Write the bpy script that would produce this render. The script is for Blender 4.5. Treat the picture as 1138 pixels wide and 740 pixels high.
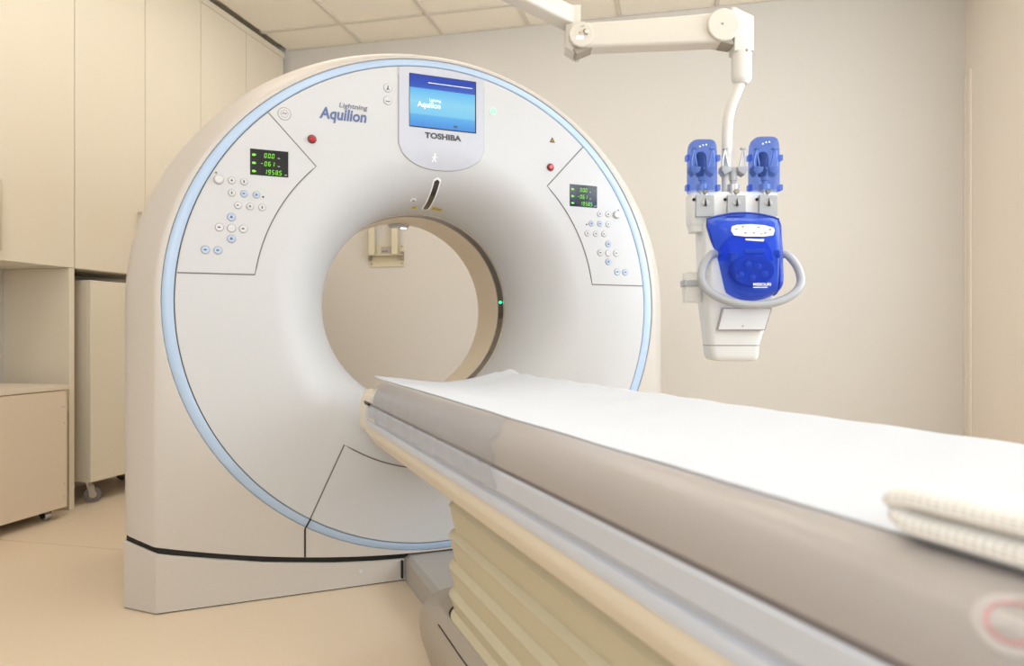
import bpy, bmesh, math, random
from math import sin, cos, pi, radians, hypot, atan2, sqrt
from mathutils import Vector, Matrix
random.seed(7)
scene = bpy.context.scene
for o in list(bpy.data.objects):
    bpy.data.objects.remove(o, do_unlink=True)
COL = scene.collection

# ------------------------------------------------------------------ camera
CAM_H = 0.855
cd = bpy.data.cameras.new('camera')
cd.sensor_width = 36.0
cd.lens = 36.0 * 790.0 / 1138.0
cd.clip_start = 0.02
cd.dof.use_dof = True
cd.dof.focus_distance = 2.5
cd.dof.aperture_fstop = 4.0
cam = bpy.data.objects.new('camera', cd)
cam.location = (0, 0, CAM_H)
cam.rotation_euler = (radians(90), 0, radians(13.5))
COL.objects.link(cam)
scene.camera = cam

# ------------------------------------------------------------------ world, light, exposure
W = bpy.data.worlds.new('world'); scene.world = W
W.use_nodes = True
bg = W.node_tree.nodes['Background']
bg.inputs[0].default_value = (0.80, 0.90, 1.0, 1)
bg.inputs[1].default_value = 1.0
scene.view_settings.view_transform = 'Standard'
scene.view_settings.look = 'None'
scene.view_settings.gamma = 1.0
scene.view_settings.use_curve_mapping = False
scene.view_settings.exposure = 0.44
PANEL_POWER = 3.9          # emission of each ceiling luminaire
WINDOW_POWER = 55.0         # daylight through the side window

# daylight entering by the window in the right-hand wall and added frontal fill from behind the camera, both out of view
def daylight(name, loc, rot, sx, sy, power):
    ld = bpy.data.lights.new(name, 'AREA')
    ld.shape = 'RECTANGLE'; ld.size = sx; ld.size_y = sy
    ld.energy = power; ld.color = (0.86, 0.925, 1.0)
    lo = bpy.data.objects.new(name, ld)
    lo.location = loc; lo.rotation_euler = rot
    COL.objects.link(lo)
daylight('side_daylight', (1.74, 2.35, 1.75), (0, radians(90), 0), 1.6, 2.1, WINDOW_POWER)
daylight('rear_fill', (0.20, -1.85, 1.70), (radians(90), 0, 0), 2.2, 1.5, WINDOW_POWER * 0.85)

# ------------------------------------------------------------------ materials
def lin(c):
    c = c / 255.0
    return c / 12.92 if c <= 0.04045 else ((c + 0.055) / 1.055) ** 2.4
def rgb(r, g, b):
    return (lin(r), lin(g), lin(b), 1.0)
MATS = {}
def mat(name, col, rough=0.5, metal=0.0, spec=0.5, noise=0.0, nscale=40.0, bump=0.0, bscale=200.0,
        emit=None, estr=0.0, coat=0.0, sss=0.0):
    m = bpy.data.materials.new(name); m.use_nodes = True
    nt = m.node_tree; b = nt.nodes['Principled BSDF']
    b.inputs['Base Color'].default_value = col
    b.inputs['Roughness'].default_value = rough
    b.inputs['Metallic'].default_value = metal
    b.inputs['Specular IOR Level'].default_value = spec
    b.inputs['Coat Weight'].default_value = coat
    tc = nt.nodes.new('ShaderNodeTexCoord')
    if noise > 0:
        n = nt.nodes.new('ShaderNodeTexNoise'); n.inputs['Scale'].default_value = nscale
        n.inputs['Detail'].default_value = 4
        nt.links.new(tc.outputs['Object'], n.inputs['Vector'])
        mx = nt.nodes.new('ShaderNodeMix'); mx.data_type = 'RGBA'
        mx.inputs[6].default_value = tuple(min(1, c * (1 - noise)) for c in col[:3]) + (1,)
        mx.inputs[7].default_value = tuple(min(1, c * (1 + noise)) for c in col[:3]) + (1,)
        nt.links.new(n.outputs['Fac'], mx.inputs[0])
        nt.links.new(mx.outputs[2], b.inputs['Base Color'])
    if bump > 0:
        n2 = nt.nodes.new('ShaderNodeTexNoise'); n2.inputs['Scale'].default_value = bscale
        nt.links.new(tc.outputs['Object'], n2.inputs['Vector'])
        bp = nt.nodes.new('ShaderNodeBump'); bp.inputs['Strength'].default_value = bump
        bp.inputs['Distance'].default_value = 0.002
        nt.links.new(n2.outputs['Fac'], bp.inputs['Height'])
        nt.links.new(bp.outputs['Normal'], b.inputs['Normal'])
    if emit:
        b.inputs['Emission Color'].default_value = emit
        b.inputs['Emission Strength'].default_value = estr
    MATS[name] = m
    return m
def clear_mat(name, tint, body, fac, rough=0.15):
    """tinted see-through plastic: part transparent, part glossy body"""
    m = bpy.data.materials.new(name); m.use_nodes = True
    nt = m.node_tree; b = nt.nodes['Principled BSDF']; out = nt.nodes['Material Output']
    b.inputs['Base Color'].default_value = body
    b.inputs['Roughness'].default_value = rough
    t = nt.nodes.new('ShaderNodeBsdfTransparent'); t.inputs['Color'].default_value = tint
    mx = nt.nodes.new('ShaderNodeMixShader'); mx.inputs[0].default_value = fac
    nt.links.new(t.outputs[0], mx.inputs[1]); nt.links.new(b.outputs[0], mx.inputs[2])
    nt.links.new(mx.outputs[0], out.inputs['Surface'])
    MATS[name] = m
    return m

mat('wall', rgb(216, 211, 204), 0.75, noise=0.012, nscale=3, bump=0.05, bscale=350)
mat('wall_r', rgb(238, 229, 219), 0.7, noise=0.01, nscale=3, bump=0.05, bscale=350)
mat('ceil_tile', rgb(247, 239, 224), 0.85, noise=0.02, nscale=120, bump=0.08, bscale=400)
mat('ceil_bar', rgb(218, 210, 197), 0.55)
mat('floor', rgb(224, 205, 180), 0.42, noise=0.03, nscale=160, bump=0.03, bscale=500)
mat('seam', rgb(196, 174, 142), 0.6)
mat('cream', rgb(226, 215, 195), 0.45, noise=0.008, nscale=5)
mat('cream_in', rgb(228, 221, 206), 0.55)
mat('dark_gap', rgb(26, 24, 22), 0.7)
mat('handle', rgb(206, 196, 178), 0.35, metal=0.6)
mat('box', rgb(224, 207, 184), 0.5, noise=0.01, nscale=6)
mat('box_top', rgb(222, 208, 190), 0.42)
mat('black', rgb(20, 20, 21), 0.5)
mat('rubber', rgb(112, 110, 110), 0.6)
mat('steel', rgb(188, 184, 176), 0.3, metal=0.85)
mat('shell', rgb(198, 190, 181), 0.45, noise=0.006, nscale=4)
mat('face', rgb(200, 199, 199), 0.5, spec=0.4)
mat('strip', rgb(176, 196, 220), 0.3)
mat('seam_dark', rgb(112, 104, 98), 0.7)
mat('seam_black', rgb(40, 38, 38), 0.7)
mat('base_beige', rgb(199, 191, 182), 0.45, noise=0.006, nscale=4)
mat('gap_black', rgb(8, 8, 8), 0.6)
mat('bore', rgb(228, 213, 190), 0.35)
mat('bore_glass', rgb(58, 50, 44), 0.06, spec=0.8)
mat('chrome', rgb(205, 202, 198), 0.15, metal=0.9)
mat('disp', rgb(20, 22, 24), 0.18)
mat('led', rgb(120, 210, 60), 0.4, emit=rgb(140, 215, 50), estr=0.26)
mat('led_white', rgb(190, 200, 190), 0.4)
mat('btn', rgb(208, 206, 205), 0.25)
mat('btn_blue', rgb(172, 188, 214), 0.25)
mat('btn_rim', rgb(158, 153, 150), 0.3)
mat('btn_ink', rgb(84, 88, 100), 0.5)
mat('red', rgb(176, 20, 30), 0.25, coat=0.5)
mat('red_rim', rgb(92, 60, 54), 0.4)
mat('shield', rgb(194, 196, 205), 0.1, coat=0.4)
mat('shield_dark', rgb(200, 206, 216), 0.1, coat=0.4)
mat('ink_blue', rgb(92, 108, 150), 0.4)
mat('ink_slate', rgb(104, 110, 130), 0.4)
mat('ink_grey', rgb(78, 80, 86), 0.4)
mat('yellow', rgb(222, 196, 30), 0.5)
mat('amber', rgb(150, 110, 30), 0.5)
mat('green_btn', rgb(198, 224, 202), 0.3)
mat('white_print', rgb(250, 250, 250), 0.5)
mat('scr_ink', rgb(250, 252, 255), 0.4, emit=rgb(245, 250, 255), estr=0.4)
mat('couch_cream', rgb(226, 215, 196), 0.45)
mat('rail', rgb(192, 194, 201), 0.3)
mat('rail_groove', rgb(150, 158, 162), 0.3)
mat('mattress', rgb(166, 158, 153), 0.3, noise=0.02, nscale=8)
mat('mattress_seam', rgb(120, 112, 110), 0.6)
mat('bellows', rgb(200, 190, 162), 0.5)
mat('couch_base', rgb(166, 156, 142), 0.4)
mat('plinth', rgb(176, 170, 162), 0.4)
mat('inj_white', rgb(220, 219, 216), 0.35)
mat('inj_grey', rgb(166, 167, 168), 0.35)
mat('inj_metal', rgb(186, 186, 184), 0.3, metal=0.35)
mat('inj_dark', rgb(42, 46, 62), 0.3)
mat('blue_rim', rgb(40, 62, 150), 0.25)
mat('inj_pump', rgb(96, 104, 150), 0.3)
mat('inj_blue', rgb(120,150,225), 0.3)
mat('key_cream', rgb(246,240,226), 0.4)
mat('orange', rgb(240,180,120), 0.4)
mat('arm', rgb(208, 199, 185), 0.4)
mat('arm_dark', rgb(150, 140, 124), 0.5)
mat('arm_white', rgb(214, 209, 201), 0.38)
mat('bracket', rgb(218, 208, 182), 0.3)
mat('lamp_frame', rgb(240, 238, 232), 0.4)
mat('diffuser', (1, 1, 1, 1), 0.5, emit=(1.0, 0.925, 0.82, 1), estr=PANEL_POWER)
mat('window_frame', rgb(240, 240, 238), 0.4)
mat('bore_led', rgb(255, 255, 255), 0.4, emit=(1, 1, 1, 1), estr=3.0)
mat('green_led', rgb(20, 220, 120), 0.4, emit=(0.03, 0.9, 0.35, 1), estr=2.0)
mat('red_print', rgb(196, 148, 148), 0.5)
mat('label_white', rgb(184, 176, 172), 0.5)
clear_mat('blue_clear', (0.26, 0.40, 0.94, 1), rgb(26, 70, 205), 0.36, 0.08)
clear_mat('blue_caps', (0.50, 0.62, 0.95, 1), rgb(70, 110, 215), 0.18, 0.08)
clear_mat('film', (0.93, 0.94, 0.96, 1), rgb(204, 202, 204), 0.22, 0.10)
clear_mat('clear_box', (0.95, 0.95, 0.94, 1), rgb(228, 226, 220), 0.35, 0.2)
clear_mat('glass_pane', (0.97, 0.98, 0.98, 1), rgb(230, 236, 240), 0.06, 0.05)

def sheet_material():
    m = mat('sheet', rgb(201, 203, 208), 0.85)
    nt = m.node_tree; b = nt.nodes['Principled BSDF']
    tc = nt.nodes.new('ShaderNodeTexCoord')
    mp = nt.nodes.new('ShaderNodeMapping'); mp.inputs['Scale'].default_value = (3.0, 14.0, 3.0)
    n = nt.nodes.new('ShaderNodeTexNoise'); n.inputs['Scale'].default_value = 1.6; n.inputs['Detail'].default_value = 3
    bp = nt.nodes.new('ShaderNodeBump'); bp.inputs['Strength'].default_value = 0.25; bp.inputs['Distance'].default_value = 0.01
    nt.links.new(tc.outputs['Object'], mp.inputs['Vector']); nt.links.new(mp.outputs[0], n.inputs['Vector'])
    nt.links.new(n.outputs['Fac'], bp.inputs['Height']); nt.links.new(bp.outputs['Normal'], b.inputs['Normal'])
sheet_material()
def towel_material():
    m = mat('towel', rgb(238, 231, 220), 0.9)
    nt = m.node_tree; b = nt.nodes['Principled BSDF']
    at = nt.nodes.new('ShaderNodeAttribute'); at.attribute_name = 'waffle'
    mx = nt.nodes.new('ShaderNodeMix'); mx.data_type = 'RGBA'
    mx.inputs[6].default_value = rgb(184, 170, 154); mx.inputs[7].default_value = rgb(248, 246, 242)
    nt.links.new(at.outputs['Fac'], mx.inputs[0]); nt.links.new(mx.outputs[2], b.inputs['Base Color'])
towel_material()
def screen_material():
    """the lit picture of the status screen: dark blue banner over a light blue field"""
    m = bpy.data.materials.new('screen'); m.use_nodes = True
    nt = m.node_tree; b = nt.nodes['Principled BSDF']
    b.inputs['Base Color'].default_value = (0.01, 0.01, 0.02, 1); b.inputs['Roughness'].default_value = 0.08
    tc = nt.nodes.new('ShaderNodeTexCoord'); sp = nt.nodes.new('ShaderNodeSeparateXYZ')
    nt.links.new(tc.outputs['Generated'], sp.inputs[0])
    cr = nt.nodes.new('ShaderNodeValToRGB'); e = cr.color_ramp.elements
    e[0].position = 0.0; e[0].color = rgb(70, 148, 232)
    e[1].position = 1.0; e[1].color = rgb(40, 72, 182)
    for p, c in ((0.22, rgb(96, 186, 246)), (0.25, rgb(130, 212, 250)), (0.48, rgb(146, 222, 252)),
                 (0.735, rgb(104, 196, 250)), (0.745, rgb(58, 98, 200)), (0.90, rgb(44, 80, 188))):
        q = e.new(p); q.color = c
    nt.links.new(sp.outputs['Z'], cr.inputs[0])
    nt.links.new(cr.outputs[0], b.inputs['Emission Color']); b.inputs['Emission Strength'].default_value = 0.66
    MATS['screen'] = m
screen_material()

# ------------------------------------------------------------------ helpers
def mesh_obj(name, verts, faces, m, parent=None, smooth=None, loc=None, rotz=0.0, mats=None, fmat=None):
    me = bpy.data.meshes.new(name)
    me.from_pydata([tuple(v) for v in verts], [], faces)
    bm = bmesh.new(); bm.from_mesh(me); bmesh.ops.recalc_face_normals(bm, faces=bm.faces); bm.to_mesh(me); bm.free()
    return finish(name, me, m, parent, smooth, loc, rotz)
def finish(name, me, m, parent=None, smooth=None, loc=None, rotz=0.0):
    me.materials.append(MATS[m])
    if smooth is not None:
        for p in me.polygons: p.use_smooth = True
        me.set_sharp_from_angle(angle=radians(smooth))
    o = bpy.data.objects.new(name, me); COL.objects.link(o)
    if parent is not None: o.parent = parent
    if loc is not None: o.location = loc
    o.rotation_euler = (0, 0, rotz)
    return o
def bm_obj(name, bm, m, parent=None, smooth=35, loc=None, rotz=0.0):
    me = bpy.data.meshes.new(name)
    bmesh.ops.recalc_face_normals(bm, faces=bm.faces)
    bm.to_mesh(me); bm.free()
    return finish(name, me, m, parent, smooth, loc, rotz)
def add_box(bm, x0, x1, y0, y1, z0, z1, bevel=0.0, seg=2):
    r = bmesh.ops.create_cube(bm, size=1.0)
    vs = r['verts']
    for v in vs:
        v.co = Vector(((x0 + x1) / 2 + v.co.x * (x1 - x0), (y0 + y1) / 2 + v.co.y * (y1 - y0), (z0 + z1) / 2 + v.co.z * (z1 - z0)))
    if bevel > 0:
        es = list({e for v in vs for e in v.link_edges})
        bmesh.ops.bevel(bm, geom=es, offset=bevel, segments=seg, profile=0.5, affect='EDGES')
def box(name, dims, m, parent=None, bevel=0.0, loc=None, rotz=0.0, seg=2):
    bm = bmesh.new(); add_box(bm, *dims, bevel=bevel, seg=seg)
    return bm_obj(name, bm, m, parent, 20 if bevel > 0 else None, loc, rotz)
def frame_axes(d):
    d = Vector(d).normalized()
    up = Vector((0, 0, 1)) if abs(d.z) < 0.95 else Vector((1, 0, 0))
    a = d.cross(up).normalized(); b = a.cross(d).normalized()
    return a, b
def tube_data(path, radii, n=12, closed=False, sq=(1, 1)):
    pts = [Vector(p) for p in path]; N = len(pts)
    if not hasattr(radii, '__len__'): radii = [radii] * N
    verts, faces = [], []
    a = b = None
    for i, p in enumerate(pts):
        if closed: d = pts[(i + 1) % N] - pts[i - 1]
        else: d = pts[min(i + 1, N - 1)] - pts[max(i - 1, 0)]
        d.normalize()
        if a is None: a, b = frame_axes(d)
        else:
            a = (a - d * a.dot(d)).normalized(); b = a.cross(d).normalized()
        for k in range(n):
            t = 2 * pi * k / n
            verts.append(p + a * (cos(t) * radii[i] * sq[0]) + b * (sin(t) * radii[i] * sq[1]))
    rng = N if closed else N - 1
    for i in range(rng):
        j = (i + 1) % N
        for k in range(n):
            faces.append((i * n + k, i * n + (k + 1) % n, j * n + (k + 1) % n, j * n + k))
    if not closed:
        faces.append(tuple(range(n))[::-1]); faces.append(tuple((N - 1) * n + k for k in range(n)))
    return verts, faces
def tube(name, path, r, m, parent=None, n=12, closed=False, smooth=40, **kw):
    v, f = tube_data(path, r, n, closed)
    return mesh_obj(name, v, f, m, parent, smooth, **kw)
def loft(name, loops, m, parent=None, smooth=40, closed_loop=True, cap0=True, cap1=True, **kw):
    n = len(loops[0]); verts = [p for L in loops for p in L]; faces = []
    for i in range(len(loops) - 1):
        for k in range(n if closed_loop else n - 1):
            k2 = (k + 1) % n
            faces.append((i * n + k, i * n + k2, (i + 1) * n + k2, (i + 1) * n + k))
    if cap0: faces.append(tuple(range(n)))
    if cap1: faces.append(tuple((len(loops) - 1) * n + k for k in range(n)))
    return mesh_obj(name, verts, faces, m, parent, smooth, **kw)
def prism_y(name, poly, y0, y1, m, parent=None, bevel=0.0, smooth=35, **kw):
    """polygon in x,z extruded from y0 to y1"""
    bm = bmesh.new()
    vs = [bm.verts.new((x, y0, z)) for x, z in poly]
    f = bm.faces.new(vs)
    r = bmesh.ops.extrude_face_region(bm, geom=[f])
    for g in r['geom']:
        if isinstance(g, bmesh.types.BMVert): g.co.y = y1
    if bevel > 0:
        bmesh.ops.recalc_face_normals(bm, faces=bm.faces)
        es = [e for e in bm.edges if all(abs(v.co.y - y0) < 1e-6 for v in e.verts)]
        bmesh.ops.bevel(bm, geom=es, offset=bevel, segments=2, profile=0.5, affect='EDGES')
    return bm_obj(name, bm, m, parent, smooth, **kw)
def disc_y(name, x, y, z, r, thick, m, parent=None, n=20, bevel=0.0015, rz=1.0):
    """round button facing -y whose rear lies at y"""
    loops = []
    b = min(bevel, r * 0.4)
    for rr, yy in ((r, y), (r, y - thick + b), (r - b, y - thick)):
        loops.append([(x + rr * cos(2 * pi * k / n), yy, z + rz * rr * sin(2 * pi * k / n)) for k in range(n)])
    return loft(name, loops, m, parent, 40)
def empty(name, loc, rotz, label, cat, group=None):
    o = bpy.data.objects.new(name, None); COL.objects.link(o)
    o.empty_display_size = 0.1
    o.location = loc; o.rotation_euler = (0, 0, rotz)
    tag(o, label, cat, group)
    return o
def tag(o, label, cat, group=None):
    o['label'] = label; o['category'] = cat
    if group: o['group'] = group
    return o
def struct(o, label=None):
    o['kind'] = 'structure'
    if label: o['label'] = label
    return o
def text_mesh(s, shear=0.0, bold=0.0):
    cu = bpy.data.curves.new('lettering', 'FONT'); cu.body = s; cu.shear = shear; cu.offset = bold
    cu.resolution_u = 3
    to = bpy.data.objects.new('lettering_tmp', cu); COL.objects.link(to)
    bpy.context.view_layer.update()
    dg = bpy.context.evaluated_depsgraph_get()
    me = bpy.data.meshes.new_from_object(to.evaluated_get(dg))
    bpy.data.objects.remove(to, do_unlink=True); bpy.data.curves.remove(cu)
    return me
def text(name, s, x0, x1, z0, z1, yfun, m, parent, shear=0.0, bold=0.0, thick=0.0008, slope=0.0):
    """flat lettering fitted to the box x0..x1, z0..z1 on the surface y = yfun(x, z)"""
    me = text_mesh(s, shear, bold)
    xs = [v.co.x for v in me.vertices]; ys = [v.co.y for v in me.vertices]
    ax, bx, ay, by = min(xs), max(xs), min(ys), max(ys)
    for v in me.vertices:
        x = x0 + (v.co.x - ax) / (bx - ax) * (x1 - x0); z = z0 + (v.co.y - ay) / (by - ay) * (z1 - z0)
        z += slope * (x - x0)
        v.co = Vector((x, yfun(x, z) - thick, z))
    return finish(name, me, m, parent)
def copy_tree(o, parent=None):
    c = o.copy(); COL.objects.link(c); c.parent = parent
    for ch in o.children: copy_tree(ch, c)
    return c

# ================================================================== ROOM
XL, XR, YB, YF, ZC = -3.275, 1.642, 4.76, -1.75, 2.955
XCAB = -2.88
T = 0.12
struct(box('floor', (XL - T, XR + T, YF - T, YB + T, -0.1, 0), 'floor'), 'cream speckled vinyl floor')
fl = bpy.data.objects['floor']
box('floor_seam', (XL, XR, 2.364, 2.3665, 0.0, 0.0006), 'seam', fl)
struct(box('wall_back', (XL - T, XR + T, YB, YB + T, 0, ZC + 0.2), 'wall'), 'plain cream wall behind the scanner')
struct(box('wall_left', (XL - T, XL, YF - T, YB, 0, ZC + 0.2), 'wall'))
FX0, FX1, FZ0, FZ1 = -0.90, 1.30, 0.95, 2.45
bm = bmesh.new()
add_box(bm, XL, FX0, YF - T, YF, 0, ZC + 0.2); add_box(bm, FX1, XR + T, YF - T, YF, 0, ZC + 0.2)
add_box(bm, FX0, FX1, YF - T, YF, 0, FZ0); add_box(bm, FX0, FX1, YF - T, YF, FZ1, ZC + 0.2)
struct(bm_obj('wall_front', bm, 'wall', smooth=None))
bm = bmesh.new()
for a in ((FX0, FX0 + .05, FZ0, FZ1), (FX1 - .05, FX1, FZ0, FZ1), (FX0 + .05, FX1 - .05, FZ0, FZ0 + .05), (FX0 + .05, FX1 - .05, FZ1 - .05, FZ1), (.17, .23, FZ0 + .05, FZ1 - .05)):
    add_box(bm, a[0], a[1], YF - .07, YF - .02, a[2], a[3])
wf = struct(bm_obj('fill_window', bm, 'window_frame', smooth=None), 'added unseen white framed window behind the camera for fill light')  # unseen window, added to go with the frontal fill light
for a, b in ((FX0 + .05, .17), (.23, FX1 - .05)):
    box('pane', (a, b, YF - .045, YF - .04, FZ0 + .05, FZ1 - .05), 'glass_pane', wf)
# right wall with a window opening, out of view
WY0, WY1, WZ0, WZ1 = 1.30, 3.40, 0.95, 2.55
bm = bmesh.new()
add_box(bm, XR, XR + T, YF, WY0, 0, ZC + 0.2); add_box(bm, XR, XR + T, WY1, YB, 0, ZC + 0.2)
add_box(bm, XR, XR + T, WY0, WY1, 0, WZ0); add_box(bm, XR, XR + T, WY0, WY1, WZ1, ZC + 0.2)
struct(bm_obj('wall_right', bm, 'wall_r', smooth=None), 'cream side wall at the right')
bm = bmesh.new()
for a in ((WY0, WY0 + .05, WZ0, WZ1), (WY1 - .05, WY1, WZ0, WZ1), (WY0 + .05, WY1 - .05, WZ0, WZ0 + .05), (WY0 + .05, WY1 - .05, WZ1 - .05, WZ1),
          (2.32, 2.38, WZ0 + .05, WZ1 - .05)):
    add_box(bm, XR + 0.02, XR + 0.07, a[0], a[1], a[2], a[3])
wf = struct(bm_obj('window_1', bm, 'window_frame', smooth=None), 'white framed window')
for a, b in ((WY0 + .05, 2.32), (2.38, WY1 - .05)):
    box('pane', (XR + 0.04, XR + 0.045, a, b, WZ0 + .05, WZ1 - .05), 'glass_pane', wf)
# corner guard on the right wall by the far corner
struct(box('trim_1', (XR - 0.012, XR, YB - 0.105, YB - 0.06, 0, 2.40), 'wall_r', bevel=0.002), 'slim vertical cream strip near the far right corner')
struct(box('trim_2', (XR - 0.012, XR, YB - 0.035, YB - 0.001, 0, 2.385), 'wall_r', bevel=0.002), 'slim vertical cream strip in the far right corner')

# ceiling: slab, grid bars, single tiles, luminaires in some cells
ceil = struct(box('ceiling', (XL - T, XR + T, YF - T, YB + T, ZC + 0.05, ZC + 0.2), 'ceil_tile'), 'suspended ceiling of pale square tiles')
P = 0.62
xl = [XCAB + 0.005] + [-2.265 + P * i for i in range(7)] + [XR]
yl = [YB] + [4.437 - P * i for i in range(10)] + [YF]
yl = [y for y in yl if y >= YF]
BW = 0.012
for x in xl[1:-1]:
    box('grid_bar', (x - BW, x + BW, YF, YB, ZC, ZC + 0.03), 'ceil_bar', ceil)
for y in yl[1:-1]:
    box('grid_bar', (xl[0], XR, y - BW, y + BW, ZC + 0.0012, ZC + 0.03), 'ceil_bar', ceil)
box('edge_bar', (xl[0], XR, YB - 0.014, YB, ZC - 0.001, ZC + 0.03), 'ceil_bar', ceil)
box('edge_bar', (XR - 0.014, XR, YF, YB, ZC - 0.001, ZC + 0.03), 'ceil_bar', ceil)
lamps = {(1, 2), (2, 2), (1, 4), (3, 3), (5, 3), (1, 6), (3, 6), (5, 6), (1, 8), (3, 8), (5, 8)}
lamp0 = None
for i in range(len(xl) - 1):
    for j in range(len(yl) - 1):
        x0, x1 = xl[i] + BW + .001, xl[i + 1] - BW - .001
        y0, y1 = yl[j + 1] + BW + .001, yl[j] - BW - .001
        if (i, j) in lamps:
            lab = 'square white ceiling light panel set into the tile grid'
            t = empty('ceiling_light', ((x0 + x1) / 2, (y0 + y1) / 2, ZC + 0.01), 0, lab, 'ceiling light', 'ceiling light panels out of view above')
            if lamp0 is None:
                hx, hy = (x1 - x0) / 2, (y1 - y0) / 2
                bm = bmesh.new()
                add_box(bm, -hx, hx, -hy, -hy + .02, -.008, .03); add_box(bm, -hx, hx, hy - .02, hy, -.008, .03)
                add_box(bm, -hx, -hx + .02, -hy + .02, hy - .02, -.008, .03); add_box(bm, hx - .02, hx, -hy + .02, hy - .02, -.008, .03)
                fr = bm_obj('frame', bm, 'lamp_frame', t, None)
                df = box('diffuser', (-hx + .02, hx - .02, -hy + .02, hy - .02, 0, .01), 'diffuser', t)
                lamp0 = (fr, df)
            else:
                for q in lamp0:
                    c = q.copy(); COL.objects.link(c); c.parent = t
        else:
            box('ceiling_tile', (x0, x1, y0, y1, ZC + 0.008, ZC + 0.022), 'ceil_tile', ceil)

# ================================================================== CABINETS ALONG THE LEFT WALL
DP = 0.4665
Z0, Z1 = 1.17, 2.893
ys = [2.870 - 2 * DP, 2.870, 2.870 + 2 * DP, 2.870 + 4 * DP]
clab = ['cream wall cabinet nearest the camera, over the low grey box on castors',
        'cream wall cabinet in the middle of the row, over the tall castor trolley',
        'cream wall cabinet at the far end of the row, against the back wall']
for i in range(3):
    ya, yb = ys[i], min(ys[i + 1], YB - 0.003)
    cab = empty('wall_cabinet', (XCAB, ya, Z0), 0, clab[i], 'cabinet', 'wall cabinets along the left wall')
    w = yb - ya
    bm = bmesh.new(); add_box(bm, XL - XCAB + .001, -0.022, 0.0008, w - .0008, 0, Z1 - Z0)
    bm_obj('body', bm, 'cream_in', cab, None)
    for k in range(2):
        a = k * w / 2 + 0.002; b = (k + 1) * w / 2 - 0.002
        d = box('door', (-0.020, 0, a, b, 0.001, Z1 - Z0 - 0.002), 'cream', cab, bevel=0.0015)
        hy = (b - 0.050) if k == 0 else (a + 0.050)
        bm = bmesh.new()
        add_box(bm, 0.026, 0.034, hy - .006, hy + .006, 0.04, 0.345, 0.001)
        add_box(bm, 0, 0.027, hy - .005, hy + .005, 0.042, 0.053); add_box(bm, 0, 0.027, hy - .005, hy + .005, 0.332, 0.343)
        bm_obj('handle', bm, 'handle', d, 35)
struct(box('trim_3', (XL, XCAB - 0.004, ys[0], YB - .002, Z1 + 0.003, ZC - 0.016), 'cream', bevel=0.001), 'cream filler strip between the cabinets and the ceiling')
# upright panel that carries the cabinets
pn = box('cabinet_side_panel', (XL + .001, XCAB, 2.838, 2.868, 0, Z0 - .001), 'cream', bevel=0.001)
tag(pn, 'upright cream panel standing between the low grey box and the tall trolley', 'panel')
def castor(name, parent, x, y, r=0.032, facing=0.0, wheel='rubber', plate='steel', htop=0.10):
    e = bpy.data.objects.new(name, None)
    # fork with plate (part) that carries tyre and hub as sub-parts
    bm = bmesh.new()
    add_box(bm, -.028, .028, -.03, .03, htop - .006, htop, 0.001)
    add_box(bm, -.014, .014, -.014, .014, htop - .022, htop - .005, 0.002)
    for s in (-1, 1):
        vs = [(-.012, r * 2 + .012), (.020, r * 2 + .012), (.028, r), (.012, r - .010), (.002, r)]
        f0 = [bm.verts.new((px, s * .017, pz)) for px, pz in vs]
        f1 = [bm.verts.new((px, s * .0195, pz)) for px, pz in vs]
        n = len(vs)
        bm.faces.new(f0); bm.faces.new(f1)
        for k in range(n): bm.faces.new((f0[k], f0[(k + 1) % n], f1[(k + 1) % n], f1[k]))
    add_box(bm, -.012, .018, -.0195, .0195, r * 2 + .006, htop - .018)
    fork = bm_obj(name, bm, plate, parent, 35, loc=(x, y, 0), rotz=facing)
    loops = []
    n = 24
    cx = .015
    for rr, yy in ((.012, -.012), (r - .004, -.012), (r, -.009), (r, .009), (r - .004, .012), (.012, .012)):
        loops.append([(cx + rr * cos(2 * pi * k / n), yy, r + rr * sin(2 * pi * k / n)) for k in range(n)])
    loft('tyre', loops, wheel, fork, 40)
    loops = []
    for rr, yy in ((.016, -.0165), (.020, -.012), (.020, .012), (.016, .0165)):
        loops.append([(cx + rr * cos(2 * pi * k / n), yy, r + rr * sin(2 * pi * k / n)) for k in range(n)])
    loft('hub', loops, 'steel', fork, 40)
    return fork

# low box on castors, standing half out of the niche
bx = empty('castor_box', (-2.78, 2.735, 0), radians(2.0), 'low grey-beige box on black castors at the left edge', 'storage box')
BL = 0.80
box('body', (-.44, -.012, -BL, -.012, .052, .592), 'box', bx, bevel=0.002)
box('side_panel', (-.44, -.006, -.0115, .0, .048, .592), 'box', bx, bevel=0.0015)
fp = box('front_panel', (-.0118, 0, -BL, -.0155, .050, .590), 'box', bx, bevel=0.0015)
box('lid', (-.445, .004, -BL - .004, .006, .5925, .616), 'box_top', bx, bevel=0.003)
for (yy, zz) in ((-.034, .515), (-.022, .515), (-.022, .44), (-.022, .16), (-.022, .10)):
    b_ = bmesh.new(); bmesh.ops.create_cone(b_, cap_ends=True, segments=10, radius1=.004, radius2=.003, depth=.002)
    for v in b_.verts: v.co = Vector((v.co.z + .001, yy + v.co.x, zz + v.co.y))
    bm_obj('screw', b_, 'handle', fp, None)
for (xx, yy) in ((-.07, -.07), (-.07, -BL + .1), (-.37, -.07), (-.37, -BL + .1)):
    castor('castor', bx, xx, yy, r=0.0185, wheel='black', plate='black', htop=0.0525)

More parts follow.
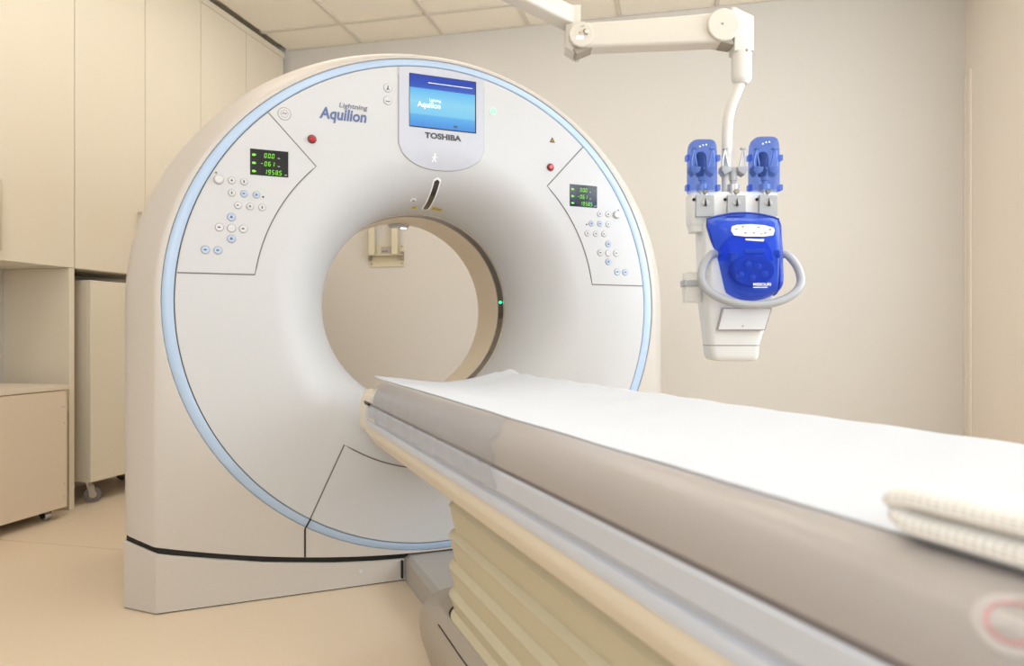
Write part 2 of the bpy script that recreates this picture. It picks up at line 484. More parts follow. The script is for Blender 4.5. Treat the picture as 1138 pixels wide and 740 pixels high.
# tall trolley in the second niche
tr = empty('castor_trolley', (-2.86, 2.945, 0), 0, 'tall cream cupboard trolley on grey castors between panel and scanner', 'trolley')
box('body', (-.38, -.021, 0, .60, .112, 1.118), 'cream', tr, bevel=0.002)
box('door', (-.020, 0, 0.0, .60, .112, 1.118), 'cream', tr, bevel=0.002)
for xx, yy, a in ((-.055, .045, .9), (-.055, .555, .3), (-.33, .045, .9), (-.33, .555, .2)):
    castor('castor', tr, xx, yy, r=0.040, facing=a, htop=0.1122)

# ================================================================== CT SCANNER GANTRY
GR = radians(35.5)
GO = Vector((-0.836 + 0.008 * cos(GR), 2.354 + 0.008 * sin(GR), 0))
def gw(x, y, z=0.0):
    return Vector((GO.x + x * cos(GR) - y * sin(GR), GO.y + x * sin(GR) + y * cos(GR), z))
gan = empty('ct_scanner', GO, GR, 'round white scanner gantry with blue ring and open bore', 'CT scanner')
ZB = 0.953                      # height of the bore's centre
RA, RB = 0.874, 0.853           # outer edge of the blue ring
RIM = 0.034                     # its width
R0, RBORE, DEEP = 0.56, 0.365, 0.30
def yface(x, z):
    r = hypot(x, z - ZB)
    if r >= R0: return 0.0
    q = min(1.0, (R0 - r) / (R0 - RBORE))
    return DEEP * (1 - sqrt(max(0.0, 1 - q * q)))
def flat(x, z): return 0.0
def ell(a, b, phi):
    return 1.0 / sqrt((cos(phi) / a) ** 2 + (sin(phi) / b) ** 2)
def ringpt(phi, inset, y):
    r = ell(RA - inset, RB - inset * .68, phi)
    return (r * cos(phi), y, ZB + r * sin(phi))
NP = 160
PH = [2 * pi * k / NP for k in range(NP)]
# front cover: flat outer zone rolling into the bore
loops = [[ringpt(p, RIM + .0035, .010) for p in PH], [ringpt(p, RIM + .0035, .002) for p in PH], [ringpt(p, RIM + .0055, .0) for p in PH]]
for s in (0.33, 0.66):
    L = []
    for p in PH:
        r = ell(RA - RIM - .0055, RB - (RIM + .0055) * .68, p) * (1 - s) + R0 * s
        L.append((r * cos(p), 0.0, ZB + r * sin(p)))
    loops.append(L)
for k in range(25):
    t = pi / 2 * k / 24
    r = R0 - (R0 - RBORE) * sin(t); y = DEEP * (1 - cos(t))
    loops.append([(r * cos(p), y, ZB + r * sin(p)) for p in PH])
loft('front_cover', loops, 'face', gan, 40, cap0=False, cap1=False)
# blue ring strip
loops = [[ringpt(p, RIM, .010) for p in PH], [ringpt(p, RIM, .003) for p in PH], [ringpt(p, RIM - .004, .0005) for p in PH],
         [ringpt(p, .004, .0025) for p in PH], [ringpt(p, .0005, .005) for p in PH], [ringpt(p, .0005, .012) for p in PH]]
loft('blue_ring', loops, 'strip', gan, 40, cap0=False, cap1=False)
loops = [[ringpt(p, RIM + .010, .0085) for p in PH], [ringpt(p, -.006, .0085) for p in PH]]
loft('ring_backing', loops, 'seam_dark', gan, None, cap0=False, cap1=False)
# bore: chrome lip, dark window ring, liner, rear flare
def barrel(name, prof, m, parent=gan, n=NP):
    return loft(name, [[(r * cos(2 * pi * k / n), y, ZB + r * sin(2 * pi * k / n)) for k in range(n)] for r, y in prof], m, parent, 40, cap0=False, cap1=False)
barrel('bore_lip', [(.365, .298), (.3635, .302), (.3635, .310), (.365, .312)], 'chrome')
barrel('scan_window', [(.3655, .312), (.3655, .372)], 'bore_glass')
barrel('bore_lip', [(.365, .372), (.3638, .374), (.3638, .379), (.365, .381)], 'chrome')
prof = [(.3655, .381), (.3655, .560)]
for k in range(1, 13):
    t = pi / 2 * k / 12
    prof.append((.3655 + .16 * (1 - cos(t)), .56 + .26 * sin(t)))
barrel('bore_liner', prof, 'bore')
# outer shell -----------------------------------------------------------
def zbot(x): return 0.095 + 0.110 * (x / 0.888) ** 2
NU, NS, NB = 80, 12, 60
def outline(hw, top, y, nose=0.0):
    """closed loop: upper half ellipse (right to left), left side down, bottom to the right, right side up"""
    L = []
    for k in range(NU + 1):
        p = pi * k / NU
        L.append((hw * cos(p), y, ZB + top * sin(p)))
    zc = zbot(hw)
    for k in range(1, NS): L.append((-hw, y, ZB + (zc - ZB) * k / NS))
    for k in range(NB + 1):
        x = -hw + 2 * hw * k / NB
        L.append((x, y, zbot(x) + nose))
    for k in range(NS - 1, 0, -1): L.append((hw, y, ZB + (zc - ZB) * k / NS))
    return L
F = outline(.888, .862, 0.0)
ringL = []
for (x, y, z) in F:
    ringL.append(ringpt(atan2(z - ZB, x), -.001, .003))
ringB = [(x, .012, z) for x, y, z in ringL]
# keep the shell's front outline outside the ring
F = [(x * 1.0, 0.0, min(z, ringL[i][2] - .004) if z < ZB - .6 and abs(x) < .5 else z) for i, (x, y, z) in enumerate(F)]
ringL2 = []
for (x, y, z) in F:
    a = atan2(z - ZB, x); ringL2.append(ringpt(a, -.003, .0006))
loops = [ringB, ringL, ringL2, F, outline(.898, .868, .005), outline(.968, .897, .080), outline(.979, .903, .098), outline(.985, .906, .125),
         outline(.985, .906, .70), outline(.975, .90, .76), outline(.94, .87, .80)]
loops[4] = [(x, y, min(z, F[i][2])) if z < .3 and abs(x) < .5 else (x, y, z) for i, (x, y, z) in enumerate(loops[4])]
loft('shell', loops, 'shell', gan, 32, cap0=False, cap1=False)
# rear cover: plate with the bore's hole
Q = outline(.94, .87, .80)
Qi = []
for (x, y, z) in Q:
    a = atan2(z - ZB, x); Qi.append((.5255 * cos(a), .82, ZB + .5255 * sin(a)))
loft('rear_cover', [Q, Qi], 'shell', gan, 32, cap0=False, cap1=False)
# inner dark frame seen in the slot, and the floor base ------------------
def zbase(x): return 0.073 + 0.112 * (x / 0.888) ** 2
def base_loop(hw, ch, y0, yb, zf, dz):
    L = []
    n = 40
    xs = [-hw - ch] + [-hw + 2 * hw * k / n for k in range(n + 1)] + [hw + ch]
    for x in xs:
        yy = y0 + ch if abs(x) > hw + 1e-6 else y0 + .016 * (1 - abs(x) / hw)
        L.append((x, yy, zf(x) + dz if zf else dz))
    for x in reversed(xs):
        L.append((x, yb, zf(x) + dz if zf else dz))
    return L
loft('inner_frame', [base_loop(.882, .096, .007, .74, zbase, -.015), base_loop(.882, .096, .007, .74, zbot, .012)], 'gap_black', gan, 32)
loft('base', [base_loop(.888, .097, 0, .78, None, .004), base_loop(.888, .097, 0, .78, zbase, -.004), base_loop(.886, .096, .004, .776, zbase, 0)], 'base_beige', gan, 32)
loft('base_contact_shade', [base_loop(.884, .096, .006, .77, None, 0), base_loop(.884, .096, .006, .77, None, .0045)], 'gap_black', gan, 32)  # black inset standing in for the contact shadow along the floor
disc_y('base_plug', -.27, .012, .052, .008, .004, 'btn', gan)
box('base_slot', (-.132, -.126, .002, .02, .012, .072), 'gap_black', gan)
# connecting cover that runs from the base to the couch
prism = [(-.118, 0.002), (-.118, .076), (-.100, .088), (.100, .088), (.118, .076), (.118, 0.002)]
prism_y('couch_link_cover', prism, .06, -.528, 'plinth', gan, smooth=20)

# seams and panels on the face ------------------------------------------
def strip_xz(name, pts, w, yf, m, parent, off=.0006, closed=False):
    pts = [Vector((p[0], p[1])) for p in pts]; N = len(pts); V = []; Fc = []
    for i, p in enumerate(pts):
        if closed: d = pts[(i + 1) % N] - pts[i - 1]
        else: d = pts[min(i + 1, N - 1)] - pts[max(i - 1, 0)]
        d.normalize(); nn = Vector((-d.y, d.x)) * w / 2
        for s in (-1, 1):
            q = p + nn * s; V.append((q.x, yf(q.x, q.y) - off, q.y))
    for i in range(N if closed else N - 1):
        j = (i + 1) % N
        Fc.append((2 * i, 2 * i + 1, 2 * j + 1, 2 * j))
    return mesh_obj(name, V, Fc, m, parent)
def ring_xz(phi, inset):
    p = ringpt(phi, inset, 0); return (p[0], p[2])
def side_panel_poly(s, shrink=0.0):
    """control panel on side s (-1 left, +1 right), listed from the top outer corner"""
    P_ = []
    rin = .612 + shrink
    a0, a1 = radians(47.0), radians(8.6)
    ins = RIM + .006 + shrink
    # outer arc along the ring from the bottom to the top
    zlow = ZB + .088 + shrink
    alow = math.asin(min(1, .088 + shrink) / .838)
    for k in range(17):
        a = alow + (a0 - shrink * 1.3 - alow) * k / 16
        x, z = ring_xz(a, ins); P_.append((x, z))
    for k in range(17):
        a = (a0 - shrink * 1.6) + ((math.asin((.088 + shrink) / rin)) - (a0 - shrink * 1.6)) * k / 16
        P_.append((rin * cos(a), ZB + rin * sin(a)))
    return [(s * x, z) for x, z in P_]
segs = {'0': 'abcdef', '1': 'bc', '5': 'acdfg', '6': 'acdefg', '8': 'abcdefg', '9': 'abcdfg', '-': 'g'}
def seg_digits(name, s, x, z, h, y, parent):
    """seven-segment readout, right-leaning; x,z = lower left corner"""
    bm = bmesh.new(); w = h * .50; t = h * .11; sh = .12
    def bar(x0, x1, z0, z1):
        vs = [(x0, z0), (x1, z0), (x1, z1), (x0, z1)]
        bm.faces.new([bm.verts.new((px + (pz - z) * sh, y, pz)) for px, pz in vs])
    for ch in s:
        if ch == '.':
            bar(x - h * .16, x - h * .16 + t, z, z + t); continue
        if ch == ' ':
            x += w + h * .28; continue
        for c in segs[ch]:
            if c == 'a': bar(x + t * .6, x + w - t * .6, z + h - t, z + h)
            if c == 'g': bar(x + t * .6, x + w - t * .6, z + h / 2 - t / 2, z + h / 2 + t / 2)
            if c == 'd': bar(x + t * .6, x + w - t * .6, z, z + t)
            if c == 'f': bar(x, x + t, z + h / 2 + t * .3, z + h - t * .5)
            if c == 'e': bar(x, x + t, z + t * .5, z + h / 2 - t * .3)
            if c == 'b': bar(x + w - t, x + w, z + h / 2 + t * .3, z + h - t * .5)
            if c == 'c': bar(x + w - t, x + w, z + t * .5, z + h / 2 - t * .3)
        x += w + h * .28
    return bm_obj(name, bm, 'led', parent, None)
BTN = [(-.712, 1.334, 'big', ''), (-.674, 1.334, 'w', 'a'), (-.638, 1.333, 'w', 'b'), (-.674, 1.295, 'w', 'b'), (-.638, 1.295, 'b', 'c'),
       (-.601, 1.294, 'b', 'a'), (-.656, 1.257, 'w', 'c'), (-.620, 1.256, 'w', 'a'), (-.584, 1.255, 'w', 'b'),
       (-.675, 1.219, 'B', 'a'), (-.710, 1.185, 'W', 'c'), (-.675, 1.184, 'W', 'o'), (-.640, 1.184, 'W', 'c'), (-.675, 1.151, 'B', 'a'),
       (-.750, 1.113, 'B', 'c'), (-.714, 1.113, 'B', 'c')]
for s in (-1, 1):
    sp = side_panel_poly(s)
    strip_xz('panel_joint', sp[16:] + [sp[0]], .0052, flat, 'seam_dark', gan, .0008)
    cp = prism_y('control_panel', side_panel_poly(s, .0012), .001, -.0016, 'face', gan, bevel=0.0006)
    if s > 0: cp['label'] = 'right control panel with green readout and round keys'
    else: cp['label'] = 'left control panel with green readout and round keys'
    Y = -.0016
    dz = 0 if s < 0 else -.024
    # readout
    x0 = -.620 if s < 0 else .510
    zt, zb_ = 1.440 + dz, 1.357 + dz
    box('display', (x0, x0 + .116, Y - .0012, Y + .001, zb_, zt), 'disp', cp, bevel=0.0005)
    Yd = Y - .0017
    seg_digits('readout_digits', '00.0', x0 + .042, 1.414 + dz, .0145, Yd, cp)
    seg_digits('readout_digits', '-061', x0 + .031, 1.388 + dz, .0145, Yd, cp)
    seg_digits('readout_digits', '1958.5', x0 + .042, 1.362 + dz, .0145, Yd, cp)
    bm = bmesh.new()
    for k in range(3):
        zz = 1.421 - .026 * k + dz
        bm.faces.new([bm.verts.new(v) for v in ((x0 + .006, Yd, zz - .003), (x0 + .013, Yd, zz - .004), (x0 + .019, Yd, zz), (x0 + .013, Yd, zz + .004), (x0 + .006, Yd, zz + .003))])
    bm_obj('readout_symbols', bm, 'led', cp, None)
    for k, dx in ((0, .083), (1, .083), (2, .104)):
        zz = 1.4155 - .026 * k + dz
        mesh_obj('readout_unit', ((x0 + dx, Yd, zz - .001), (x0 + dx + .007, Yd, zz - .001), (x0 + dx + .007, Yd, zz + .001), (x0 + dx, Yd, zz + .001)), [(0, 1, 2, 3)], 'led_white', cp)
    for bx_, bz, kd, ink in BTN:
        x = -s * bx_; z = bz + dz * .9
        r = {'big': .0135, 'w': .0098, 'b': .0098, 'W': .0115, 'B': .0115}[kd]
        disc_y('key_rim', x, Y, z, r + .002, .0012, 'btn_rim', cp, bevel=.0006)
        k_ = disc_y('key', x, Y, z, r, .009 if kd == 'big' else .003, 'btn_blue' if kd in 'bB' else 'btn', cp, bevel=.003 if kd == 'big' else .0014)
        if ink:
            yk = Y - .0034; q = r * .42
            bm = bmesh.new()
            shp = {'a': [(-1, -.7), (1, -.7), (.2, .9), (-.4, .9)], 'b': [(-.5, -1), (.5, -1), (.5, 1), (-.5, 1)],
                   'c': [(-1, -.5), (.2, -.5), (1, 0), (.2, .5), (-1, .5)], 'o': [(-1, -.25), (1, -.25), (1, -.05), (-1, -.05)]}[ink]
            bm.faces.new([bm.verts.new((x + px * q, yk, z + pz * q)) for px, pz in shp])
            bm_obj('key_symbol', bm, 'btn_ink' if ink != 'o' else 'btn_rim', cp, None)
    disc_y('indicator', -s * -.581, Y, 1.289 + dz * .9, .003, .001, 'black', cp, n=10, bevel=.0003)
    strip_xz('key_mark', [(-s * -.7225, 1.3550 + dz), (-s * -.7165, 1.3545 + dz)], .005, lambda x, z: Y, 'btn_ink', cp)
    # emergency stop
    ez = 1.489 if s < 0 else 1.472
    rb = disc_y('stop_button_rim', s * .430, 0, ez, .0145, .003, 'red_rim', gan, bevel=.001)
    disc_y('stop_button', s * .430, -.003, ez, .0112, .007, 'red', rb, bevel=.004)
# lower service panel
def low_panel(sh):
    P_ = []
    for k in range(21):
        a = radians(-121.6) + sh * 1.2 + (radians(63.2) - sh * 2.4) * k / 20
        P_.append(ring_xz(a, RIM + .006 + sh))
    for k in range(21):
        a = radians(-55.4) - sh * 1.8 - (radians(69.2) - sh * 3.6) * k / 20
        P_.append(((.572 + sh) * cos(a), ZB + (.572 + sh) * sin(a)))
    return P_
lp_ = low_panel(0)
strip_xz('panel_joint', lp_[20:] + [lp_[0]], .0075, flat, 'seam_dark', gan, .0008)
prism_y('service_panel', low_panel(.0012), .001, -.0016, 'face', gan, bevel=0.0006)
for s in (-1, 1):
    strip_xz('shell_joint', [(s * .452, zbot(.452) + .001), (s * .452, .2165)], .006, flat, 'seam_black', gan, .0012)
    strip_xz('shell_joint', [(s * .452, .2165), (-s * lp_[0][0], lp_[0][1])], .005, flat, 'seam_black', gan, .0012)

# monitor panel ----------------------------------------------------------
MX, MW = .012, .154
NC, NR = 28, 14
V, Fc = [], []
for i in range(NC + 1):
    u = -1 + 2 * i / NC; x = MX + MW * u
    zt = ZB + (RB - (RIM + .007) * .68) * sqrt(max(0, 1 - (x / (RA - RIM - .007)) ** 2))
    zl = 1.505 - .075 * (max(0.0, 1 - abs(u) ** 2.4)) ** .55
    for j in range(NR + 1):
        z = zl + (zt - zl) * j / NR
        V.append((x, yface(x, z) - .0035, z))
for i in range(NC):
    for j in range(NR):
        a = i * (NR + 1) + j; Fc.append((a, a + NR + 1, a + NR + 2, a + 1))
# rim skirt down to the cover
border = [j for j in range(NR, -1, -1)] + [i * (NR + 1) for i in range(1, NC + 1)] + [NC * (NR + 1) + j for j in range(1, NR + 1)] + [i * (NR + 1) + NR for i in range(NC - 1, 0, -1)]
nb = len(V)
for q in border: V.append((V[q][0], V[q][1] + .0035, V[q][2]))
for k in range(len(border)):
    k2 = (k + 1) % len(border)
    Fc.append((border[k], border[k2], nb + k2, nb + k))
mon = mesh_obj('monitor_panel', V, Fc, 'shield', gan, 25)
outline_pts = [(V[q][0], V[q][2]) for q in border[NR:NR + NC + 1]]
strip_xz('panel_joint', [(MX - MW, 1.742)] + outline_pts + [(MX + MW, 1.735)], .004, yface, 'btn_rim', mon, .0006)
Ym = -.0040
box('screen_bezel', (-.1065, .1365, Ym - .0006, Ym + .004, 1.5655, 1.750), 'black', mon)
box('screen', (-.105, .132, Ym - .0012, Ym + .003, 1.569, 1.7485), 'screen', mon)
ym = lambda x, z: Ym - .0014
text('screen_lettering', 'Aquilion', -.078, .004, 1.631, 1.656, ym, 'scr_ink', mon, bold=.005)
text('screen_lettering', 'Lightning', -.035, .006, 1.657, 1.669, ym, 'scr_ink', mon)
strip_xz('screen_line', [(-.040, 1.7235), (.122, 1.7235)], .0022, ym, 'white_print', mon)
strip_xz('screen_icon', [(.053, 1.581), (.066, 1.581)], .008, ym, 'ink_grey', mon)
text('lettering', 'TOSHIBA', -.052, .081, 1.531, 1.552, lambda x, z: yface(x, z) - .0037, 'ink_grey', mon, bold=.045)
# walking-figure mark
bm = bmesh.new()
yb2 = lambda x, z: yface(x, z) - .0046
def quad(pts):
    bm.faces.new([bm.verts.new((x, yb2(x, z), z)) for x, z in pts])
cx_, cz_ = -.014, 1.466
for pts in ([(-.002, .010), (.003, .010), (.003, .015), (-.002, .015)], [(-.004, -.002), (.002, -.002), (.003, .009), (-.003, .009)],
            [(-.004, -.002), (-.001, -.002), (-.005, -.013), (-.009, -.013)], [(-.001, -.002), (.002, -.002), (.008, -.012), (.005, -.013)],
            [(.002, .007), (.003, .004), (.010, .001), (.010, .003)], [(-.004, .007), (-.003, .005), (-.009, -.001), (-.010, .001)]):
    quad([(cx_ + a, cz_ + b) for a, b in pts])
bm_obj('figure_mark', bm, 'white_print', mon, None)

# lettering, marks and small fittings on the face ------------------------
text('lettering', 'Aquilion', -.407, -.252, 1.549, 1.600, flat, 'ink_blue', gan, shear=.15, bold=.032)
text('lettering', 'Lightning', -.343, -.248, 1.5985, 1.620, flat, 'ink_slate', gan, shear=.15, bold=.015)
bd = disc_y('emblem', -.516, 0, 1.562, .021, .0012, 'btn_rim', gan, n=28, bevel=.0004)
disc_y('emblem_disc', -.516, -.0012, 1.562, .0185, .0004, 'btn', bd, n=28, bevel=.0002)
disc_y('emblem_ring', -.516, -.0016, 1.562, .0125, .0004, 'btn_rim', bd, n=28, bevel=.0002)
disc_y('emblem_centre', -.516, -.0020, 1.562, .0105, .0004, 'btn', bd, n=28, bevel=.0002)
strip_xz('emblem_mark', [(-.522, 1.560), (-.518, 1.566), (-.513, 1.560), (-.509, 1.565)], .003, flat, 'btn_ink', bd, .0026)
for zz in (1.689, 1.646):
    k1 = disc_y('symbol_key', -.180, 0, zz, .0150, .0015, 'btn_rim', gan, bevel=.0005)
    disc_y('symbol_face', -.180, -.0015, zz, .0135, .0008, 'btn', k1, bevel=.0004)
    if zz > 1.67:
        pts = [(-.1835, zz - .008), (-.180, zz - .001), (-.180, zz + .007)]
        strip_xz('symbol_mark', pts, .004, flat, 'btn_ink', k1, .0026)
        strip_xz('symbol_mark', [(-.180, zz - .001), (-.1755, zz - .008)], .003, flat, 'btn_ink', k1, .0026)
    else:
        strip_xz('symbol_mark', [(-.188, zz - .001), (-.185, zz - .004), (-.178, zz - .004), (-.172, zz - .002)], .003, flat, 'btn_ink', k1, .0026)
k1 = disc_y('power_key', .202, 0, 1.654, .0150, .0015, 'green_btn', gan, bevel=.0005)
strip_xz('power_mark', [(.202 + .007 * cos(a), 1.654 + .007 * sin(a)) for a in [2 * pi * k / 14 for k in range(14)]], .002, flat, 'green_led', k1, .0019, closed=True)
def tri(name, x, z, w, y, m, parent):
    bm = bmesh.new(); bm.faces.new([bm.verts.new(v) for v in ((x - w, y, z - w * .8), (x + w, y, z - w * .8), (x, y, z + w))])
    return bm_obj(name, bm, m, parent, None)
wt = tri('warning_triangle', .438, 1.574, .0115, -.0008, 'black', gan)
tri('warning_face', .438, 1.5735, .008, -.0012, 'amber', wt)
# fittings on the rolled part of the cover
def fun(x, t, off):
    r = R0 - (R0 - RBORE) * sin(t); y = DEEP * (1 - cos(t))
    nr, ny = -DEEP * sin(t), -(R0 - RBORE) * cos(t); l = hypot(nr, ny)
    r += nr / l * off; y += ny / l * off
    a = x / r
    return (r * sin(a), y, ZB + r * cos(a))
def fun_patch(name, poly, off, m, parent):
    bm = bmesh.new(); bm.faces.new([bm.verts.new(fun(x, t, off)) for x, t in poly])
    bmesh.ops.triangulate(bm, faces=bm.faces[:])
    return bm_obj(name, bm, m, parent, None)
def slit(name, w, ta, tb, off, m, parent):
    V, Fc = [], []
    n = 22
    for i in range(n + 1):
        q = i / n; t = ta + (tb - ta) * q
        ed = min(q, 1 - q) * (tb - ta) * .25 / w
        ww = w * sqrt(max(0.03, 1 - max(0, 1 - ed * 1.4) ** 2))
        V += [fun(.010 - ww, t, off), fun(.010 + ww, t, off)]
    for i in range(n): Fc.append((2 * i, 2 * i + 1, 2 * i + 3, 2 * i + 2))
    return mesh_obj(name, V, Fc, m, parent, 60)
sf = slit('laser_slot_frame', .0145, .56, 1.335, .0006, 'white_print', gan)
slit('laser_slot', .0095, .60, 1.315, .0012, 'bore_glass', sf)
wp = fun_patch('caution_label', [(.030, 1.20), (.072, 1.20), (.072, 1.28), (.030, 1.28)], .001, 'yellow', gan)
for k in range(3):
    t_ = 1.218 + .02 * k
    fun_patch('caution_print', [(.034, t_), (.068, t_), (.068, t_ + .007), (.034, t_ + .007)], .0014, 'seam_dark', wp)
wp = fun_patch('laser_triangle', [(-.055, 1.285), (-.022, 1.285), (-.032, 1.19)], .001, 'yellow', gan)
fun_patch('laser_print', [(-.043, 1.268), (-.032, 1.268), (-.035, 1.23)], .0014, 'black', wp)
def fun_disc(name, x, t, r, off, m, parent):
    return fun_patch(name, [(x + r * cos(2 * pi * k / 18), t + r * sin(2 * pi * k / 18) / .24) for k in range(18)], off, m, parent)
dm = fun_disc('lens_rim', -.055, 1.03, .011, .0008, 'white_print', gan)
fun_disc('lens', -.054, 1.045, .0065, .0014, 'btn_rim', dm)
# lamp housing in the roof of the bore and the green light in the window ring
loops = []
for s_, o_ in ((.75, 0), (1, .004), (1, .012), (.8, .018)):
    loops.append([(-.005 + .045 * s_ * cos(2 * pi * k / 24), .60 + .03 * s_ * sin(2 * pi * k / 24), 1.318 - o_ + .004) for k in range(24)])
bl = loft('bore_lamp', loops, 'shield_dark', gan, 40)
loops = [[(.016 + .011 * cos(2 * pi * k / 16), .598 + .012 * sin(2 * pi * k / 16), z) for k in range(16)] for z in (1.304, 1.3015)]
loft('bore_lamp_lens', loops, 'bore_led', bl, 40)
a_ = radians(4.5)
bm = bmesh.new(); bmesh.ops.create_uvsphere(bm, u_segments=10, v_segments=8, radius=.0055)
for v in bm.verts: v.co += Vector((.362 * cos(a_), .340, ZB + .362 * sin(a_)))
bm_obj('status_light', bm, 'green_led', gan, 60)

# ================================================================== PATIENT COUCH
OY = -1.45
CO = gw(0, OY)
couch = empty('patient_couch', CO, GR, 'long patient couch with taupe mattress and cream bellows before the scanner', 'couch')
YE = -2.75                      # foot end
def ztop(x): return 0.680 + 0.027 * (x / 0.24) ** 2
def section(name, prof, ys, m, parent, smooth=35, shift=None):
    loops = []
    for i, y in enumerate(ys):
        sc = shift[i] if shift else 1.0
        loops.append([(x * sc, y - OY, z) for x, z in prof])
    return loft(name, loops, m, parent, smooth)
# mattress
mp = [(-.24 + .48 * k / 24, ztop(-.24 + .48 * k / 24)) for k in range(25)]
edge = [(.252, .7045), (.263, .6995), (.272, .693), (.280, .683), (.286, .669), (.289, .655), (.2895, .644), (.287, .6405)]
mprof = mp + edge + [(.25, .639), (-.25, .639)] + [(-x, z) for x, z in reversed(edge)]
def inset_prof(p, d):
    return [(x * (1 - d / .29), .68 + (z - .68) * (1 - d / .05)) for x, z in p]
loops = []
for d, y in ((.022, -.282), (.010, -.284), (.003, -.290), (0, -.302)):
    loops.append([(x, y - OY, z) for x, z in inset_prof(mprof, d)])
ny = 30
for k in range(1, ny + 1):
    loops.append([(x, -.302 + (YE + .302) * k / ny - OY, z) for x, z in mprof])
mt = loft('mattress', loops, 'mattress', couch, 35)
loops = []
for sx_, dz_, y in ((.90, -.010, -.035), (.97, -.003, -.038), (1, 0, -.048), (1, 0, -.292)):
    L = []
    for k in range(17):
        x = (-.172 + .344 * k / 16) * sx_; L.append((x, y - OY, ztop(x) + .001 + dz_))
    L += [(.180 * sx_, y - OY, .686), (.174 * sx_, y - OY, .664), (-.174 * sx_, y - OY, .664), (-.180 * sx_, y - OY, .686)]
    loops.append(L)
loft('head_pad', loops, 'mattress', couch, 35)
for s in (-1, 1):
    box('mattress_joint', (s * .284 - .002, s * .284 + .002, YE - OY, -.14 - OY, .6335, .6415), 'mattress_seam', mt)
# red ring print on the mattress edge
full = [(.24, ztop(.24))] + edge
def on_edge(s):
    """point and normal at arc length s along the rolled near edge"""
    acc = 0
    for (a, b) in zip(full[:-1], full[1:]):
        l = hypot(b[0] - a[0], b[1] - a[1])
        if acc + l >= s:
            q = (s - acc) / l
            return (a[0] + (b[0] - a[0]) * q, a[1] + (b[1] - a[1]) * q), ((a[1] - b[1]) / l, (b[0] - a[0]) / l)
        acc += l
    return full[-1], (1, 0)
def edge_ring(name, yc, sc, r0, r1, m, parent, off):
    V, Fc = [], []; n = 36
    for k in range(n):
        a = 2 * pi * k / n
        for r in (r0, r1):
            (px, pz), (nx, nz) = on_edge(sc + r * sin(a) * .8)
            V.append((-(px + nx * off), yc + r * cos(a) - OY, pz + nz * off))
    for k in range(n):
        k2 = (k + 1) % n; Fc.append((2 * k, 2 * k + 1, 2 * k2 + 1, 2 * k2))
    return mesh_obj(name, V, Fc, m, parent, 60)
lb = edge_ring('print_label', -2.132, .040, .0005, .024, 'label_white', mt, .0006)
edge_ring('print_ring', -2.132, .040, .0135, .0165, 'red_print', mt, .0010)
# cream table frame with its head-end cap
fr = [(.289, .573), (.289, .553), (.284, .542), (.262, .511), (.250, .506), (-.250, .506), (-.262, .511), (-.284, .542), (-.289, .553), (-.289, .573)]
section('table_frame', fr, [YE, -.20], 'couch_cream', couch, 25)
cap = []
prof_c = [(.288, .575), (.286, .63), (.276, .662), (.255, .674), (.20, .668), (0, .650), (-.20, .668), (-.255, .674), (-.276, .662), (-.286, .63),
          (-.288, .575), (-.286, .553), (-.262, .525), (-.240, .519), (.240, .519), (.262, .525), (.286, .553)]
for y, sc, dz in ((-.046, .93, .016), (-.049, .965, .008), (-.057, .99, .002), (-.075, 1, 0), (-.31, 1, 0)):
    cap.append([(x * sc, y - OY, .60 + (z - .60) * (1 - dz * 6)) for x, z in prof_c])
loft('head_cap', cap, 'couch_cream', couch, 35)
# grey side rails
rp = [(.262, .636), (.284, .636), (.2905, .631), (.2915, .604), (.2845, .599), (.2845, .592), (.2915, .589), (.2935, .585), (.294, .5745), (.290, .5715), (.262, .5735)]
for s in (-1, 1):
    loops = []
    for y, zz in ((YE, 0), (-.265, 0), (-.232, .006), (-.210, .016), (-.202, .028)):
        loops.append([(s * x, y - OY, max(z, .5715 + zz * (1.0)) if z < .62 else z - zz * .25) for x, z in rp])
    loft('side_rail', loops, 'rail', couch, 30)
box('release_slot', (-.2955, -.288, -.255 - OY, -.205 - OY, .6365, .642), 'black', couch)
# bellows
def rrect(hw, ya, yb, r, z, n=10):
    L = []
    for cx, cy, a0 in ((hw - r, yb - r, 0), (-hw + r, yb - r, 90), (-hw + r, ya + r, 180), (hw - r, ya + r, 270)):
        for k in range(n + 1):
            a = radians(a0 + 90 * k / n); L.append((cx + r * cos(a), cy + r * sin(a) - OY, z))
    return L
loops = []
def bl_loop(ins, z): loops.append(rrect(.212 - ins, -2.62 + ins, -.735 - ins, .095, z))
bl_loop(.012, .507)
tips = [.452, .382, .311, .245]
z = .470; bl_loop(.014, .470)
for i, zt in enumerate(tips):
    bl_loop(.002, zt + .0035); bl_loop(0, zt); bl_loop(.002, zt - .004)
    nx = tips[i + 1] if i < 3 else .195
    d = zt - nx
    for q in (.25, .45, .65, .8): bl_loop(.002 + .010 * q, zt - .004 - (d - .016) * q)
    bl_loop(.0130, nx + .0125)
zz = .195
while zz > .120:
    bl_loop(.004, zz + .002); bl_loop(.003, zz - .002); bl_loop(.011, zz - .005); bl_loop(.011, zz - .009); zz -= .013
loft('bellows', loops, 'bellows', couch, 30)
